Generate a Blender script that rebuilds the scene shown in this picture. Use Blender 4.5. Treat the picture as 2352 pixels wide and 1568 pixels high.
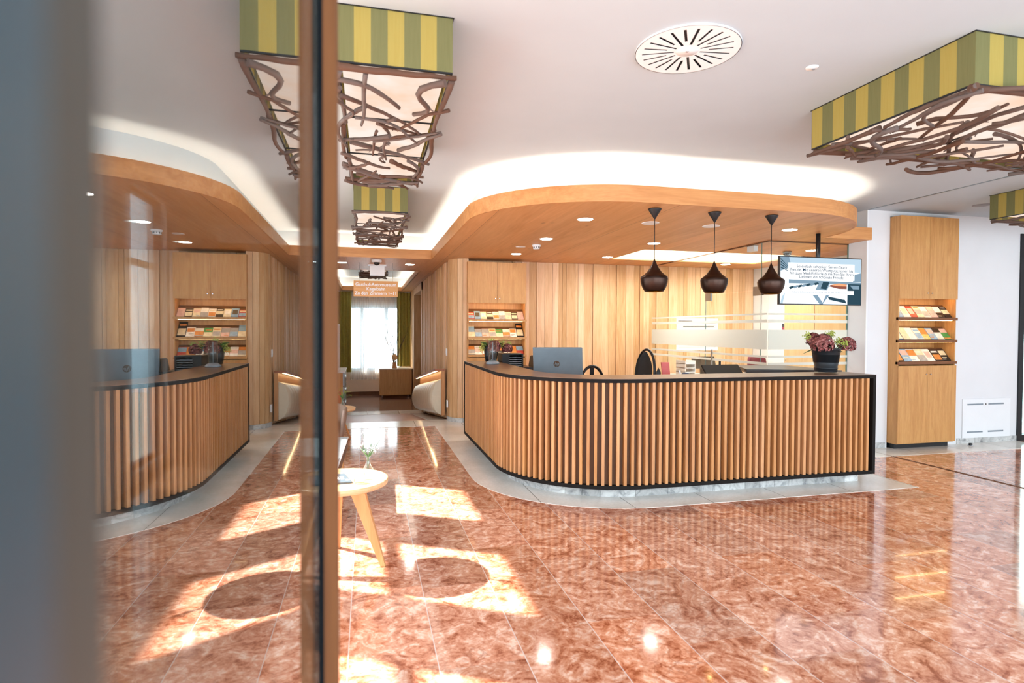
import bpy, bmesh, math, random
from math import sin, cos, pi, radians, sqrt, atan, atan2, tan
from mathutils import Vector, Matrix
random.seed(7)
S = bpy.context.scene
C = S.collection
for o in list(bpy.data.objects): bpy.data.objects.remove(o)

# ------------------------------------------------------------------ camera
CAMH = 1.54
FPX = 1345.0
PITCH = -atan(28/FPX); YAW = atan(333/FPX); ROLL = 0.0038
fw = Vector((sin(YAW)*cos(PITCH), cos(YAW)*cos(PITCH), sin(PITCH)))
rt = Vector((cos(YAW), -sin(YAW), 0)); up = rt.cross(fw)
r2 = rt*cos(ROLL)+up*sin(ROLL); u2 = -rt*sin(ROLL)+up*cos(ROLL)
cd = bpy.data.cameras.new('camera'); cam = bpy.data.objects.new('camera', cd); C.objects.link(cam)
cam.matrix_world = Matrix(((r2.x, u2.x, -fw.x, 0), (r2.y, u2.y, -fw.y, 0), (r2.z, u2.z, -fw.z, CAMH), (0, 0, 0, 1)))
cd.sensor_fit = 'HORIZONTAL'; cd.sensor_width = 36; cd.lens = FPX/2352*36
cd.clip_start = 0.01; cd.clip_end = 200
cd.dof.use_dof = True; cd.dof.focus_distance = 6.0; cd.dof.aperture_fstop = 2.3
S.camera = cam

# ------------------------------------------------------------------ world, sun, exposure
S.view_settings.view_transform = 'Standard'; S.view_settings.look = 'None'
S.view_settings.gamma = 1; S.view_settings.use_curve_mapping = False
S.view_settings.exposure = 0.68
W = bpy.data.worlds.new('world'); S.world = W; W.use_nodes = True
bg = W.node_tree.nodes['Background']; bg.inputs[0].default_value = (0.80, 0.91, 1.0, 1); bg.inputs[1].default_value = 4.2
SUN_DIR = Vector((0.87, -0.5, 0)).normalized()*cos(radians(38)) + Vector((0, 0, -sin(radians(38))))
sd = bpy.data.lights.new('sun', 'SUN'); so = bpy.data.objects.new('sun', sd); C.objects.link(so)
sd.energy = 20.0; sd.angle = radians(0.9); sd.color = (1.0, 0.95, 0.88)
so.rotation_euler = SUN_DIR.to_track_quat('-Z', 'Y').to_euler()
COVE = 17.0      # cove strip emission
DOWN = 36.0      # downlight emission

# ------------------------------------------------------------------ helpers
def srgb(h):
    h = h.lstrip('#'); v = [int(h[i:i+2], 16)/255 for i in (0, 2, 4)]
    return tuple([(x/12.92 if x <= .04045 else ((x+.055)/1.055)**2.4) for x in v]+[1.0])

class NT:
    def __init__(s, name):
        s.m = bpy.data.materials.new(name); s.m.use_nodes = True; s.t = s.m.node_tree; s.t.nodes.clear()
        s.out = s.n('ShaderNodeOutputMaterial')
    def n(s, typ, **kw):
        nd = s.t.nodes.new(typ)
        for k, v in kw.items(): setattr(nd, k, v)
        return nd
    def l(s, a, b): s.t.links.new(a, b)
    def val(s, inp, v):
        if isinstance(v, bpy.types.NodeSocket): s.l(v, inp)
        else: inp.default_value = v
    def math(s, op, a, b=0.0, c=None):
        m = s.n('ShaderNodeMath', operation=op); s.val(m.inputs[0], a); s.val(m.inputs[1], b)
        if c is not None: s.val(m.inputs[2], c)
        return m.outputs[0]
    def mix(s, f, a, b, blend='MIX'):
        m = s.n('ShaderNodeMix', data_type='RGBA', blend_type=blend)
        s.val(m.inputs[0], f); s.val(m.inputs[6], a); s.val(m.inputs[7], b)
        return m.outputs[2]
    def coord(s, kind='Object', scale=(1, 1, 1), rot=(0, 0, 0), loc=(0, 0, 0)):
        tc = s.n('ShaderNodeTexCoord'); mp = s.n('ShaderNodeMapping')
        s.l(tc.outputs[kind], mp.inputs[0]); mp.inputs[1].default_value = loc; mp.inputs[2].default_value = rot; mp.inputs[3].default_value = scale
        return mp.outputs[0]
    def noise(s, vec, scale=5, detail=4, rough=.55, dist=0.0):
        t = s.n('ShaderNodeTexNoise'); s.l(vec, t.inputs['Vector']); t.inputs['Scale'].default_value = scale
        t.inputs['Detail'].default_value = detail; t.inputs['Roughness'].default_value = rough; t.inputs['Distortion'].default_value = dist
        return t.outputs[0]
    def ramp(s, f, stops):
        r = s.n('ShaderNodeValToRGB'); s.l(f, r.inputs[0]); e = r.color_ramp.elements
        while len(e) > 1: e.remove(e[-1])
        e[0].position = stops[0][0]; e[0].color = stops[0][1]
        for p, c in stops[1:]:
            x = e.new(p); x.color = c
        return r.outputs[0]
    def bsdf(s, color, rough=.5, metal=0.0, ior=1.5, bump=None, bstr=.2, bdist=.002, **kw):
        b = s.n('ShaderNodeBsdfPrincipled'); s.val(b.inputs['Base Color'], color); s.val(b.inputs['Roughness'], rough)
        s.val(b.inputs['Metallic'], metal); b.inputs['IOR'].default_value = ior
        for k, v in kw.items(): s.val(b.inputs[k.replace('_', ' ')], v)
        if bump is not None:
            bp = s.n('ShaderNodeBump'); bp.inputs['Strength'].default_value = bstr; bp.inputs['Distance'].default_value = bdist
            s.l(bump, bp.inputs['Height']); s.l(bp.outputs[0], b.inputs['Normal'])
        s.l(b.outputs[0], s.out.inputs[0]); return b

def plain(name, hexc, rough=.5, metal=0.0, var=.06, scale=8, **kw):
    t = NT(name); c = srgb(hexc); v = t.coord()
    f = t.noise(v, scale, 3)
    a = tuple([x*(1-var) for x in c[:3]]+[1]); b = tuple([min(1, x*(1+var)) for x in c[:3]]+[1])
    t.bsdf(t.ramp(f, [(.3, a), (.7, b)]), rough, metal, bump=f, bstr=.03, **kw); return t.m

def emis(name, hexc, strength):
    t = NT(name); e = t.n('ShaderNodeEmission'); e.inputs[0].default_value = srgb(hexc); e.inputs[1].default_value = strength
    t.l(e.outputs[0], t.out.inputs[0]); return t.m

def wood(name, dark, light, axis='Z', rough=.42, grain=1.0, knots=False, boards=False, fine=60, bw=None, coat=0.0):
    """grain runs along axis; boards: per-board tone from the 'tone' attribute"""
    t = NT(name)
    sc = {'X': (.7, 9, 9), 'Y': (9, .7, 9), 'Z': (9, 9, .7)}[axis]
    v = t.coord(scale=sc)
    if boards:
        at = t.n('ShaderNodeAttribute'); at.attribute_name = 'tone'
        vm = t.n('ShaderNodeVectorMath', operation='ADD'); t.l(v, vm.inputs[0])
        cb = t.n('ShaderNodeCombineXYZ'); k = t.math('MULTIPLY', at.outputs['Fac'], 57.0)
        for i in range(3): t.l(k, cb.inputs[i])
        t.l(cb.outputs[0], vm.inputs[1]); v = vm.outputs[0]
    n1 = t.noise(v, 1.0*grain, 5, .6, 1.2); n2 = t.noise(v, fine/9*grain, 2, .5)
    f = t.math('ADD', t.math('MULTIPLY', n1, .75), t.math('MULTIPLY', n2, .25))
    col = t.ramp(f, [(.30, srgb(dark)), (.66, srgb(light))])
    if boards:
        hv = t.n('ShaderNodeHueSaturation'); t.l(col, hv.inputs['Color'])
        t.l(t.math('MULTIPLY_ADD', at.outputs['Fac'], .36, .80), hv.inputs['Value'])
        t.l(t.math('MULTIPLY_ADD', at.outputs['Fac'], -.25, 1.12), hv.inputs['Saturation']); col = hv.outputs[0]
    if bw:   # seams between veneered panels: bw=(axis index, width, long)
        pv = t.coord(); sx = t.n('ShaderNodeSeparateXYZ'); t.l(pv, sx.inputs[0])
        a = t.math('FRACT', t.math('DIVIDE', t.math('ADD', sx.outputs[bw[0]], 63.2-bw[2]), bw[1]))
        cell = t.math('FLOOR', t.math('DIVIDE', t.math('ADD', sx.outputs[bw[0]], 63.2-bw[2]), bw[1]/7))
        wn = t.n('ShaderNodeTexWhiteNoise', noise_dimensions='1D'); t.l(cell, wn.inputs['W'])
        tone = t.math('MULTIPLY_ADD', wn.outputs[0], .12, .94)
        hv = t.n('ShaderNodeHueSaturation'); t.l(col, hv.inputs['Color']); t.l(tone, hv.inputs['Value'])
        col = t.mix(t.math('LESS_THAN', a, .003), hv.outputs[0], srgb('#7a5230'))
    if knots:
        kv = t.coord(scale={'X': (.8, 2.2, 2.2), 'Y': (2.2, .8, 2.2), 'Z': (2.2, 2.2, .8)}[axis])
        vo = t.n('ShaderNodeTexVoronoi'); t.l(kv, vo.inputs[0]); vo.inputs['Scale'].default_value = 1.6
        kk = t.ramp(vo.outputs['Distance'], [(.02, (1, 1, 1, 1)), (.10, (0, 0, 0, 1))])
        mk = t.math('MULTIPLY', kk, t.ramp(t.noise(kv, 3, 2), [(.45, (0, 0, 0, 1)), (.6, (1, 1, 1, 1))]))
        col = t.mix(t.math('MULTIPLY', mk, .55), col, srgb('#5f3516'))
    t.bsdf(col, rough, bump=n2, bstr=.08, Coat_Weight=coat); return t.m

def glass(name, tint=(1, 1, 1, 1), ior=1.5, rough=0.0):
    t = NT(name); tr = t.n('ShaderNodeBsdfTransparent'); tr.inputs[0].default_value = tint
    g = t.n('ShaderNodeBsdfGlossy'); g.inputs['Roughness'].default_value = rough
    fr = t.n('ShaderNodeFresnel'); fr.inputs[0].default_value = ior
    # same reflectance from either side of the pane
    geo = t.n('ShaderNodeNewGeometry')
    k = t.math('ADD', t.math('MULTIPLY', geo.outputs['Backfacing'], 1/ior-ior), ior)
    lw = t.n('ShaderNodeLayerWeight')
    dt = t.n('ShaderNodeVectorMath', operation='DOT_PRODUCT'); t.l(geo.outputs['Normal'], dt.inputs[0]); t.l(geo.outputs['Incoming'], dt.inputs[1])
    ca = t.math('ABSOLUTE', dt.outputs['Value']); r0 = ((ior-1)/(ior+1))**2
    sch = t.math('MULTIPLY_ADD', t.math('POWER', t.math('SUBTRACT', 1.0, ca), 5.0), 1-r0, r0)
    m = t.n('ShaderNodeMixShader'); t.l(sch, m.inputs[0]); t.l(tr.outputs[0], m.inputs[1]); t.l(g.outputs[0], m.inputs[2])
    t.l(m.outputs[0], t.out.inputs[0]); return t.m

M = {}
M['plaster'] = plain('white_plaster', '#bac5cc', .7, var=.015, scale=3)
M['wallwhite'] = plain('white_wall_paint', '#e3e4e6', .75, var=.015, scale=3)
M['oak_y'] = wood('oak_veneer_ceiling', '#c0834a', '#d9a26c', 'Y', .45, grain=.6, knots=True, bw=(0, 1.58, 3.37))
M['oak_rim'] = wood('oak_rim', '#bb7a42', '#d89c62', 'X', .45, knots=True)
M['oak_cab'] = wood('oak_cabinet', '#b98045', '#d4a062', 'Z', .45, grain=2.2, fine=120)
M['boards'] = wood('larch_boards', '#cb9a69', '#e9c397', 'Z', .55, boards=True)
M['slats'] = wood('oak_slats', '#a96a30', '#cd904f', 'Z', .5, boards=True)
M['slat_back'] = wood('brown_slat_backing', '#55371f', '#70492a', 'Z', .6)
M['darktop'] = wood('dark_stained_oak', '#1c1411', '#2e211b', 'X', .3, grain=2)
M['darkedge'] = plain('dark_stained_edge', '#15100e', .7)
M['darkedge'].node_tree.nodes['Principled BSDF'].inputs['Specular IOR Level'].default_value = .2
M['black'] = plain('black_plastic', '#17191c', .4)
M['blackmetal'] = plain('black_metal', '#1b1d20', .35, 0.2)
M['chrome'] = plain('chrome', '#c9ccd0', .15, 1.0)
M['steel'] = plain('brushed_steel', '#9a9894', .3, .9)
M['grey'] = plain('grey_plastic', '#8f9aa3', .38, .25)
M['monitorgrey'] = plain('grey_monitor_shell', '#78868f', .42, .1)
M['white'] = plain('white_plastic', '#eceef0', .4, var=.01)
M['bronze'] = plain('dark_bronze', '#3c2a22', .32, .75, var=.25, scale=6)
M['gold'] = plain('brass_inner', '#c9902f', .25, .9)
M['stick'] = None
M['down'] = emis('downlight_glow', '#fff8ee', DOWN)
M['cove'] = emis('warm_led_strip', '#ffedd6', COVE)
M['ledwarm'] = emis('shelf_led', '#ffd08a', 16)
M['bulb'] = emis('bulb_glow', '#ffcf7a', 18)
M['glass'] = glass('clear_glass', (.97, .99, .98, 1))
M['doorglass'] = glass('door_glass', (.66, .71, .72, 1), 3.8)
M['vase'] = glass('vase_glass', (.93, .97, .97, 1), 1.6)
M['skyglow'] = emis('office_light_panel', '#fffdf4', 8.0)
def mk():
    t = NT('branch_bark'); v = t.coord(scale=(1, 1, 1)); n = t.noise(v, 9, 5, .6); n2 = t.noise(v, 70, 3)
    oi = t.n('ShaderNodeObjectInfo')
    base = t.mix(oi.outputs['Random'], srgb('#5f3d28'), srgb('#706a67'))
    col = t.mix(t.math('MULTIPLY', n, .8), base, srgb('#4a2f22'))
    t.bsdf(col, .75, bump=n2, bstr=.5, bdist=.003); M['stick'] = t.m
    # striped lamp shade fabric, stripes run vertically (attribute 'tone' = 0/1 per stripe)
    t = NT('striped_shade_fabric'); at = t.n('ShaderNodeAttribute'); at.attribute_name = 'tone'
    nz = t.noise(t.coord(scale=(60, 60, 3)), 2.0, 3)
    a = t.mix(nz, srgb('#7f7d54'), srgb('#8d8a60')); b = t.mix(nz, srgb('#b5a055'), srgb('#c0ae66'))
    col = t.mix(at.outputs['Fac'], a, b)
    d = t.n('ShaderNodeBsdfDiffuse'); tl = t.n('ShaderNodeBsdfTranslucent'); t.l(col, d.inputs[0]); t.l(col, tl.inputs[0])
    m = t.n('ShaderNodeMixShader'); m.inputs[0].default_value = .35; t.l(d.outputs[0], m.inputs[1]); t.l(tl.outputs[0], m.inputs[2]); t.l(m.outputs[0], t.out.inputs[0])
    M['shade'] = t.m
    # lamp diffuser
    t = NT('lamp_diffuser'); nz = t.noise(t.coord(), 3.2, 3); e = t.n('ShaderNodeEmission')
    t.l(t.ramp(nz, [(.35, srgb('#ffd9bf')), (.65, srgb('#fff1e6'))]), e.inputs[0]); e.inputs[1].default_value = .64
    t.l(e.outputs[0], t.out.inputs[0]); M['diffuser'] = t.m
    # red marble floor: slabs .404 wide running along Y
    t = NT('red_marble_floor'); v = t.coord(); sx = t.n('ShaderNodeSeparateXYZ'); t.l(v, sx.inputs[0])
    u = t.math('DIVIDE', t.math('ADD', sx.outputs[0], .09+.404*40), .404); colm = t.math('FLOOR', u); fu = t.math('FRACT', u)
    wn = t.n('ShaderNodeTexWhiteNoise', noise_dimensions='1D'); t.l(colm, wn.inputs['W'])
    L = .86
    w = t.math('DIVIDE', t.math('ADD', t.math('ADD', sx.outputs[1], 60), t.math('MULTIPLY', wn.outputs[0], L)), L)
    row = t.math('FLOOR', w); fv = t.math('FRACT', w)
    cb = t.n('ShaderNodeCombineXYZ'); t.l(colm, cb.inputs[0]); t.l(row, cb.inputs[1])
    w2 = t.n('ShaderNodeTexWhiteNoise', noise_dimensions='2D'); t.l(cb.outputs[0], w2.inputs['Vector'])
    sh = t.n('ShaderNodeVectorMath', operation='MULTIPLY_ADD'); t.l(w2.outputs['Color'], sh.inputs[0]); sh.inputs[1].default_value = (31, 17, 9); t.l(v, sh.inputs[2])
    big = t.noise(sh.outputs[0], 5.5, 6, .62, 2.2)
    fine = t.noise(sh.outputs[0], 24, 5, .65, 1.4)
    vo = t.n('ShaderNodeTexVoronoi', feature='DISTANCE_TO_EDGE'); dv = t.n('ShaderNodeVectorMath', operation='MULTIPLY_ADD')
    nzc = t.n('ShaderNodeTexNoise'); t.l(sh.outputs[0], nzc.inputs['Vector']); nzc.inputs['Scale'].default_value = 9; nzc.inputs['Detail'].default_value = 4
    t.l(nzc.outputs['Color'], dv.inputs[0]); dv.inputs[1].default_value = (.16, .10, .1); t.l(sh.outputs[0], dv.inputs[2])
    t.l(dv.outputs[0], vo.inputs['Vector']); vo.inputs['Scale'].default_value = 13
    vein = t.ramp(vo.outputs['Distance'], [(.0, (1, 1, 1, 1)), (.09, (0, 0, 0, 1))])
    base = t.ramp(t.math('ADD', t.math('MULTIPLY', big, .65), t.math('MULTIPLY', fine, .35)),
                  [(.39, srgb('#92553f')), (.455, srgb('#bc7d63')), (.53, srgb('#d39c82')), (.61, srgb('#e8c6b3'))])
    vm_ = t.ramp(t.noise(sh.outputs[0], 3.5, 3), [(.48, (0, 0, 0, 1)), (.62, (1, 1, 1, 1))])
    base = t.mix(t.math('MULTIPLY', vein, t.math('MULTIPLY', vm_, .55)), base, srgb('#8d4f3a'))
    hv = t.n('ShaderNodeHueSaturation'); t.l(base, hv.inputs['Color']); t.l(t.math('MULTIPLY_ADD', w2.outputs['Value'], .38, .82), hv.inputs['Value'])
    sep = t.n('ShaderNodeSeparateColor'); t.l(w2.outputs['Color'], sep.inputs[0])
    t.l(t.math('MULTIPLY_ADD', sep.outputs[1], .18, .94), hv.inputs['Saturation'])
    g1 = t.math('LESS_THAN', fu, .012); g2 = t.math('LESS_THAN', fv, .0028)
    col = t.mix(t.math('MULTIPLY', g1, .75), hv.outputs[0], srgb('#d8d0cb')); col = t.mix(t.math('MULTIPLY', g2, .55), col, srgb('#9a6a58'))
    t.bsdf(col, .10, ior=1.6, bump=fine, bstr=.015, Coat_Weight=.3, Coat_Roughness=.03); M['marble'] = t.m
    # pale limestone strips
    t = NT('pale_limestone'); v = t.coord(); n = t.noise(v, 3, 5); n2 = t.noise(v, 40, 4)
    col = t.ramp(t.math('ADD', t.math('MULTIPLY', n, .6), t.math('MULTIPLY', n2, .4)), [(.35, srgb('#d8d2c7')), (.65, srgb('#efeae2'))])
    br = t.n('ShaderNodeTexBrick'); t.l(t.coord(rot=(0, 0, 0)), br.inputs[0]); br.inputs['Scale'].default_value = 1
    br.inputs['Mortar Size'].default_value = .004; br.inputs['Brick Width'].default_value = .75; br.inputs['Row Height'].default_value = 50; br.offset = 0
    t.l(col, br.inputs['Color1']); t.l(col, br.inputs['Color2']); br.inputs['Mortar'].default_value = srgb('#8d867c')
    t.bsdf(br.outputs[0], .16, ior=1.5); M['lime'] = t.m
    # grey veined stone blocks (plinth)
    t = NT('grey_veined_stone'); n = t.noise(t.coord(), 7, 6, .65, 1.5); at = t.n('ShaderNodeAttribute'); at.attribute_name = 'tone'
    col = t.ramp(n, [(.35, srgb('#8b8d8e')), (.5, srgb('#c4c5c3')), (.7, srgb('#dfe0dd'))])
    hv = t.n('ShaderNodeHueSaturation'); t.l(col, hv.inputs['Color']); t.l(t.math('MULTIPLY_ADD', at.outputs['Fac'], .4, .7), hv.inputs['Value'])
    t.bsdf(hv.outputs[0], .35); M['stone'] = t.m
    # frosted film
    t = NT('frosted_film'); d = t.n('ShaderNodeBsdfDiffuse'); d.inputs[0].default_value = srgb('#e8ede9'); tl = t.n('ShaderNodeBsdfTranslucent'); tl.inputs[0].default_value = srgb('#eef2ee')
    rf = t.n('ShaderNodeBsdfTransparent')
    m = t.n('ShaderNodeMixShader'); m.inputs[0].default_value = .5; t.l(d.outputs[0], m.inputs[1]); t.l(tl.outputs[0], m.inputs[2])
    nz = t.noise(t.coord(), 400, 1); f = t.math('MULTIPLY_ADD', nz, .1, .1)
    m2 = t.n('ShaderNodeMixShader'); t.l(f, m2.inputs[0]); t.l(m.outputs[0], m2.inputs[1]); t.l(rf.outputs[0], m2.inputs[2]); t.l(m2.outputs[0], t.out.inputs[0]); M['frost'] = t.m
    # sheer curtain
    t = NT('sheer_curtain'); d = t.n('ShaderNodeBsdfDiffuse'); d.inputs[0].default_value = srgb('#f2f2f2'); tl = t.n('ShaderNodeBsdfTranslucent'); tl.inputs[0].default_value = srgb('#f6f7f8')
    tr = t.n('ShaderNodeBsdfTransparent'); m = t.n('ShaderNodeMixShader'); m.inputs[0].default_value = .6; t.l(d.outputs[0], m.inputs[1]); t.l(tl.outputs[0], m.inputs[2])
    nz = t.noise(t.coord(scale=(40, 40, 1)), 3, 1); f = t.math('MULTIPLY_ADD', nz, .3, .30)
    m2 = t.n('ShaderNodeMixShader'); t.l(f, m2.inputs[0]); t.l(m.outputs[0], m2.inputs[1]); t.l(tr.outputs[0], m2.inputs[2]); t.l(m2.outputs[0], t.out.inputs[0]); M['sheer'] = t.m
mk()
M['curtain'] = plain('olive_curtain', '#a39a50', .8, var=.12, scale=20)
M['mat'] = plain('brown_stone_ramp', '#b08064', .35, var=.1, scale=10)
M['leather_cream'] = plain('cream_leather', '#d8cdb6', .35, var=.03, scale=20)
M['leather_grey'] = plain('grey_leather', '#9aa6ab', .3, var=.05, scale=20)
M['leather_dark'] = plain('dark_brown_leather', '#3a2d28', .35, var=.1, scale=20)
M['cushion'] = plain('rust_fabric', '#a8552a', .8, var=.1, scale=40)
M['beech'] = wood('beech_wood', '#c79a6c', '#e2bd92', 'X', .4, grain=2)
M['beech_z'] = wood('beech_wood_upright', '#b07846', '#d19b66', 'Z', .4, grain=2)
M['pot'] = plain('black_zinc_pot', '#22282d', .35, .3)
M['petal'] = None; M['leaf'] = plain('green_leaf', '#3e6b35', .5, var=.2, scale=30)
M['lime_bloom'] = plain('lime_green_blossom', '#a9b552', .6, var=.25, scale=60)
M['burgundy'] = plain('burgundy_fabric', '#7a2b45', .8)
M['pink'] = plain('coral_card', '#e06f6c', .6)
M['blueitem'] = plain('blue_plastic', '#2d4a70', .4)
M['doorgrey'] = plain('blue_grey_door_paint', '#2a4049', .4, .1, var=.03)
M['gasket'] = plain('rubber_gasket', '#0e1215', .9)
M['gasket'].node_tree.nodes['Principled BSDF'].inputs['Specular IOR Level'].default_value = .1
M['alu'] = plain('aluminium_edge', '#7d8c94', .35, .5)
M['stile'] = wood('door_stile_wood', '#5a3822', '#744a2b', 'Z', .75)
M['stile'].node_tree.nodes['Principled BSDF'].inputs['Specular IOR Level'].default_value = .15
M['whitetext'] = plain('white_lettering', '#ffffff', .5, var=0)
def petal():
    t = NT('hydrangea_petal'); n = t.noise(t.coord(), 38, 2); n2 = t.noise(t.coord(), 9, 2)
    a = t.ramp(n, [(.35, srgb('#54262a')), (.5, srgb('#8c4244')), (.68, srgb('#c98a84'))])
    col = t.mix(t.math('MULTIPLY', n2, .5), a, srgb('#6a3a2a')); t.bsdf(col, .6); M['petal'] = t.m
petal()

class MB:
    def __init__(s): s.v = []; s.f = []; s.t = []; s.sm = []
    def _add(s, vs, fs, tone=None, smooth=False):
        b = len(s.v); s.v += [Vector(p) for p in vs]; tn = random.random() if tone is None else tone
        for f in fs: s.f.append([b+i for i in f]); s.t.append(tn); s.sm.append(smooth)
        return s
    def box(s, x0, x1, y0, y1, z0, z1, tone=None):
        vs = [(x, y, z) for z in (z0, z1) for y in (y0, y1) for x in (x0, x1)]
        return s._add(vs, [(0, 2, 3, 1), (4, 5, 7, 6), (0, 1, 5, 4), (2, 6, 7, 3), (0, 4, 6, 2), (1, 3, 7, 5)], tone)
    def hexa(s, p, tone=None):  # 8 points bottom 4 (ccw) top 4 (ccw)
        return s._add(p, [(3, 2, 1, 0), (4, 5, 6, 7), (0, 1, 5, 4), (1, 2, 6, 5), (2, 3, 7, 6), (3, 0, 4, 7)], tone)
    def prism(s, poly, z0, z1, tone=None):
        n = len(poly)
        a = sum(poly[i][0]*poly[(i+1) % n][1]-poly[(i+1) % n][0]*poly[i][1] for i in range(n))
        if a < 0: poly = poly[::-1]
        vs = [(x, y, z0) for x, y in poly]+[(x, y, z1) for x, y in poly]
        fs = [tuple(range(n))[::-1], tuple(range(n, 2*n))]+[(i, (i+1) % n, n+(i+1) % n, n+i) for i in range(n)]
        return s._add(vs, fs, tone)
    def wall(s, path, thick, z0, z1, closed=False, tone=None, zf=None):
        """band following a 2D path; offset 'thick' to the left"""
        q = offset(path, thick); n = len(path)
        for i in range(n-1):
            a, b, c, d = path[i], path[i+1], q[i+1], q[i]
            s.hexa([(a[0], a[1], z0), (b[0], b[1], z0), (c[0], c[1], z0), (d[0], d[1], z0),
                    (a[0], a[1], z1), (b[0], b[1], z1), (c[0], c[1], z1), (d[0], d[1], z1)], tone)
        return s
    def ring(s, pts, r, n=10, tone=None, cap=True):
        """tube along 3D pts with radius r or list"""
        rs = r if isinstance(r, (list, tuple)) else [r]*len(pts)
        P = [Vector(p) for p in pts]; base = []; prev = None
        for i, p in enumerate(P):
            d = (P[min(i+1, len(P)-1)]-P[max(i-1, 0)]).normalized()
            if prev is None:
                u = d.orthogonal().normalized()
            else:
                u = (prev-d*prev.dot(d)).normalized()
            prev = u; w = d.cross(u)
            base += [p+(u*cos(2*pi*k/n)+w*sin(2*pi*k/n))*rs[i] for k in range(n)]
        fs = []
        for i in range(len(P)-1):
            for k in range(n):
                fs.append((i*n+k, i*n+(k+1) % n, (i+1)*n+(k+1) % n, (i+1)*n+k))
        s._add(base, fs, tone, True)
        if cap:
            b = len(s.v)-len(base)
            s.f.append([b+k for k in range(n)][::-1]); s.t.append(s.t[-1]); s.sm.append(False)
            s.f.append([b+(len(P)-1)*n+k for k in range(n)]); s.t.append(s.t[-1]); s.sm.append(False)
        return s
    def lathe(s, prof, cx, cy, cz=0, n=32, tone=None, smooth=True, caps=True):
        vs = []; m = len(prof)
        for r, z in prof:
            for k in range(n): vs.append((cx+r*cos(2*pi*k/n), cy+r*sin(2*pi*k/n), cz+z))
        fs = []
        for i in range(m-1):
            for k in range(n): fs.append((i*n+k, i*n+(k+1) % n, (i+1)*n+(k+1) % n, (i+1)*n+k))
        s._add(vs, fs, tone, smooth); b = len(s.v)-len(vs)
        if not caps: return s
        if prof[0][0] > 1e-4: s.f.append([b+k for k in range(n)][::-1]); s.t.append(0.5); s.sm.append(False)
        if prof[-1][0] > 1e-4: s.f.append([b+(m-1)*n+k for k in range(n)]); s.t.append(0.5); s.sm.append(False)
        return s
    def rod(s, a, b, r, n=12, r2=None): return s.ring([a, b], [r, r if r2 is None else r2], n)
    def grid(s, fn, nu, nv, tone=None, smooth=True, closeu=False):
        vs = [fn(i/(nu-1), j/(nv-1)) for j in range(nv) for i in range(nu)]
        fs = [(j*nu+i, j*nu+i+1, (j+1)*nu+i+1, (j+1)*nu+i) for j in range(nv-1) for i in range(nu-1)]
        return s._add(vs, fs, tone, smooth)
    def build(s, name, mat, parent=None, label=None, bevel=0, solid=0, sub=0, origin=None):
        o0 = Vector((0, 0, 0))
        if parent is not None: o0 = ORG[parent.name]
        elif origin is not None: o0 = Vector(origin)
        me = bpy.data.meshes.new(name); me.from_pydata([v-o0 for v in s.v], [], s.f); me.update()
        at = me.attributes.new('tone', 'FLOAT', 'FACE'); at.data.foreach_set('value', s.t)
        me.polygons.foreach_set('use_smooth', s.sm)
        me.materials.append(mat)
        o = bpy.data.objects.new(name, me); C.objects.link(o); ORG[o.name] = o0
        if parent is not None: o.parent = parent
        else: o.location = o0
        if label: o['label'] = label
        if solid:
            m = o.modifiers.new('s', 'SOLIDIFY'); m.thickness = solid; m.offset = 0
        if bevel:
            m = o.modifiers.new('b', 'BEVEL'); m.width = bevel; m.segments = 2; m.limit_method = 'ANGLE'; m.angle_limit = radians(40)
        if sub:
            m = o.modifiers.new('u', 'SUBSURF'); m.levels = sub; m.render_levels = sub
        return o
ORG = {}
def offset(path, d):
    n = len(path); out = []
    for i in range(n):
        a = Vector(path[max(i-1, 0)]); b = Vector(path[i]); c = Vector(path[min(i+1, n-1)])
        d1 = (b-a).normalized() if (b-a).length > 1e-9 else None; d2 = (c-b).normalized() if (c-b).length > 1e-9 else None
        if d1 is None: d1 = d2
        if d2 is None: d2 = d1
        n1 = Vector((-d1.y, d1.x)); n2 = Vector((-d2.y, d2.x)); nn = (n1+n2).normalized()
        k = d/max(.35, nn.dot(n1)); out.append((b.x+nn.x*k, b.y+nn.y*k))
    return out
def arc(cx, cy, rx, ry, a0, a1, n):
    return [(cx+rx*cos(radians(a0+(a1-a0)*i/n)), cy+ry*sin(radians(a0+(a1-a0)*i/n))) for i in range(n+1)]
def thing(name, label, cat, loc=(0, 0, 0), group=None):
    o = bpy.data.objects.new(name, None); C.objects.link(o); o.location = loc; o.empty_display_size = .1
    ORG[o.name] = Vector(loc); o['label'] = label; o['category'] = cat
    if group: o['group'] = group
    return o
def tag(o, label, cat, group=None):
    o['label'] = label; o['category'] = cat
    if group: o['group'] = group
    return o
def struct(o): o['kind'] = 'structure'; return o
def dup(root, loc, label=None, rz=None):
    r = root.copy(); C.objects.link(r); r.location = loc
    if rz is not None: r.rotation_euler = (0, 0, rz)
    if label: r['label'] = label
    for ch in list(root.children):
        c = ch.copy(); C.objects.link(c); c.parent = r
        for g in ch.children:
            d = g.copy(); C.objects.link(d); d.parent = c
    return r
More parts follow.
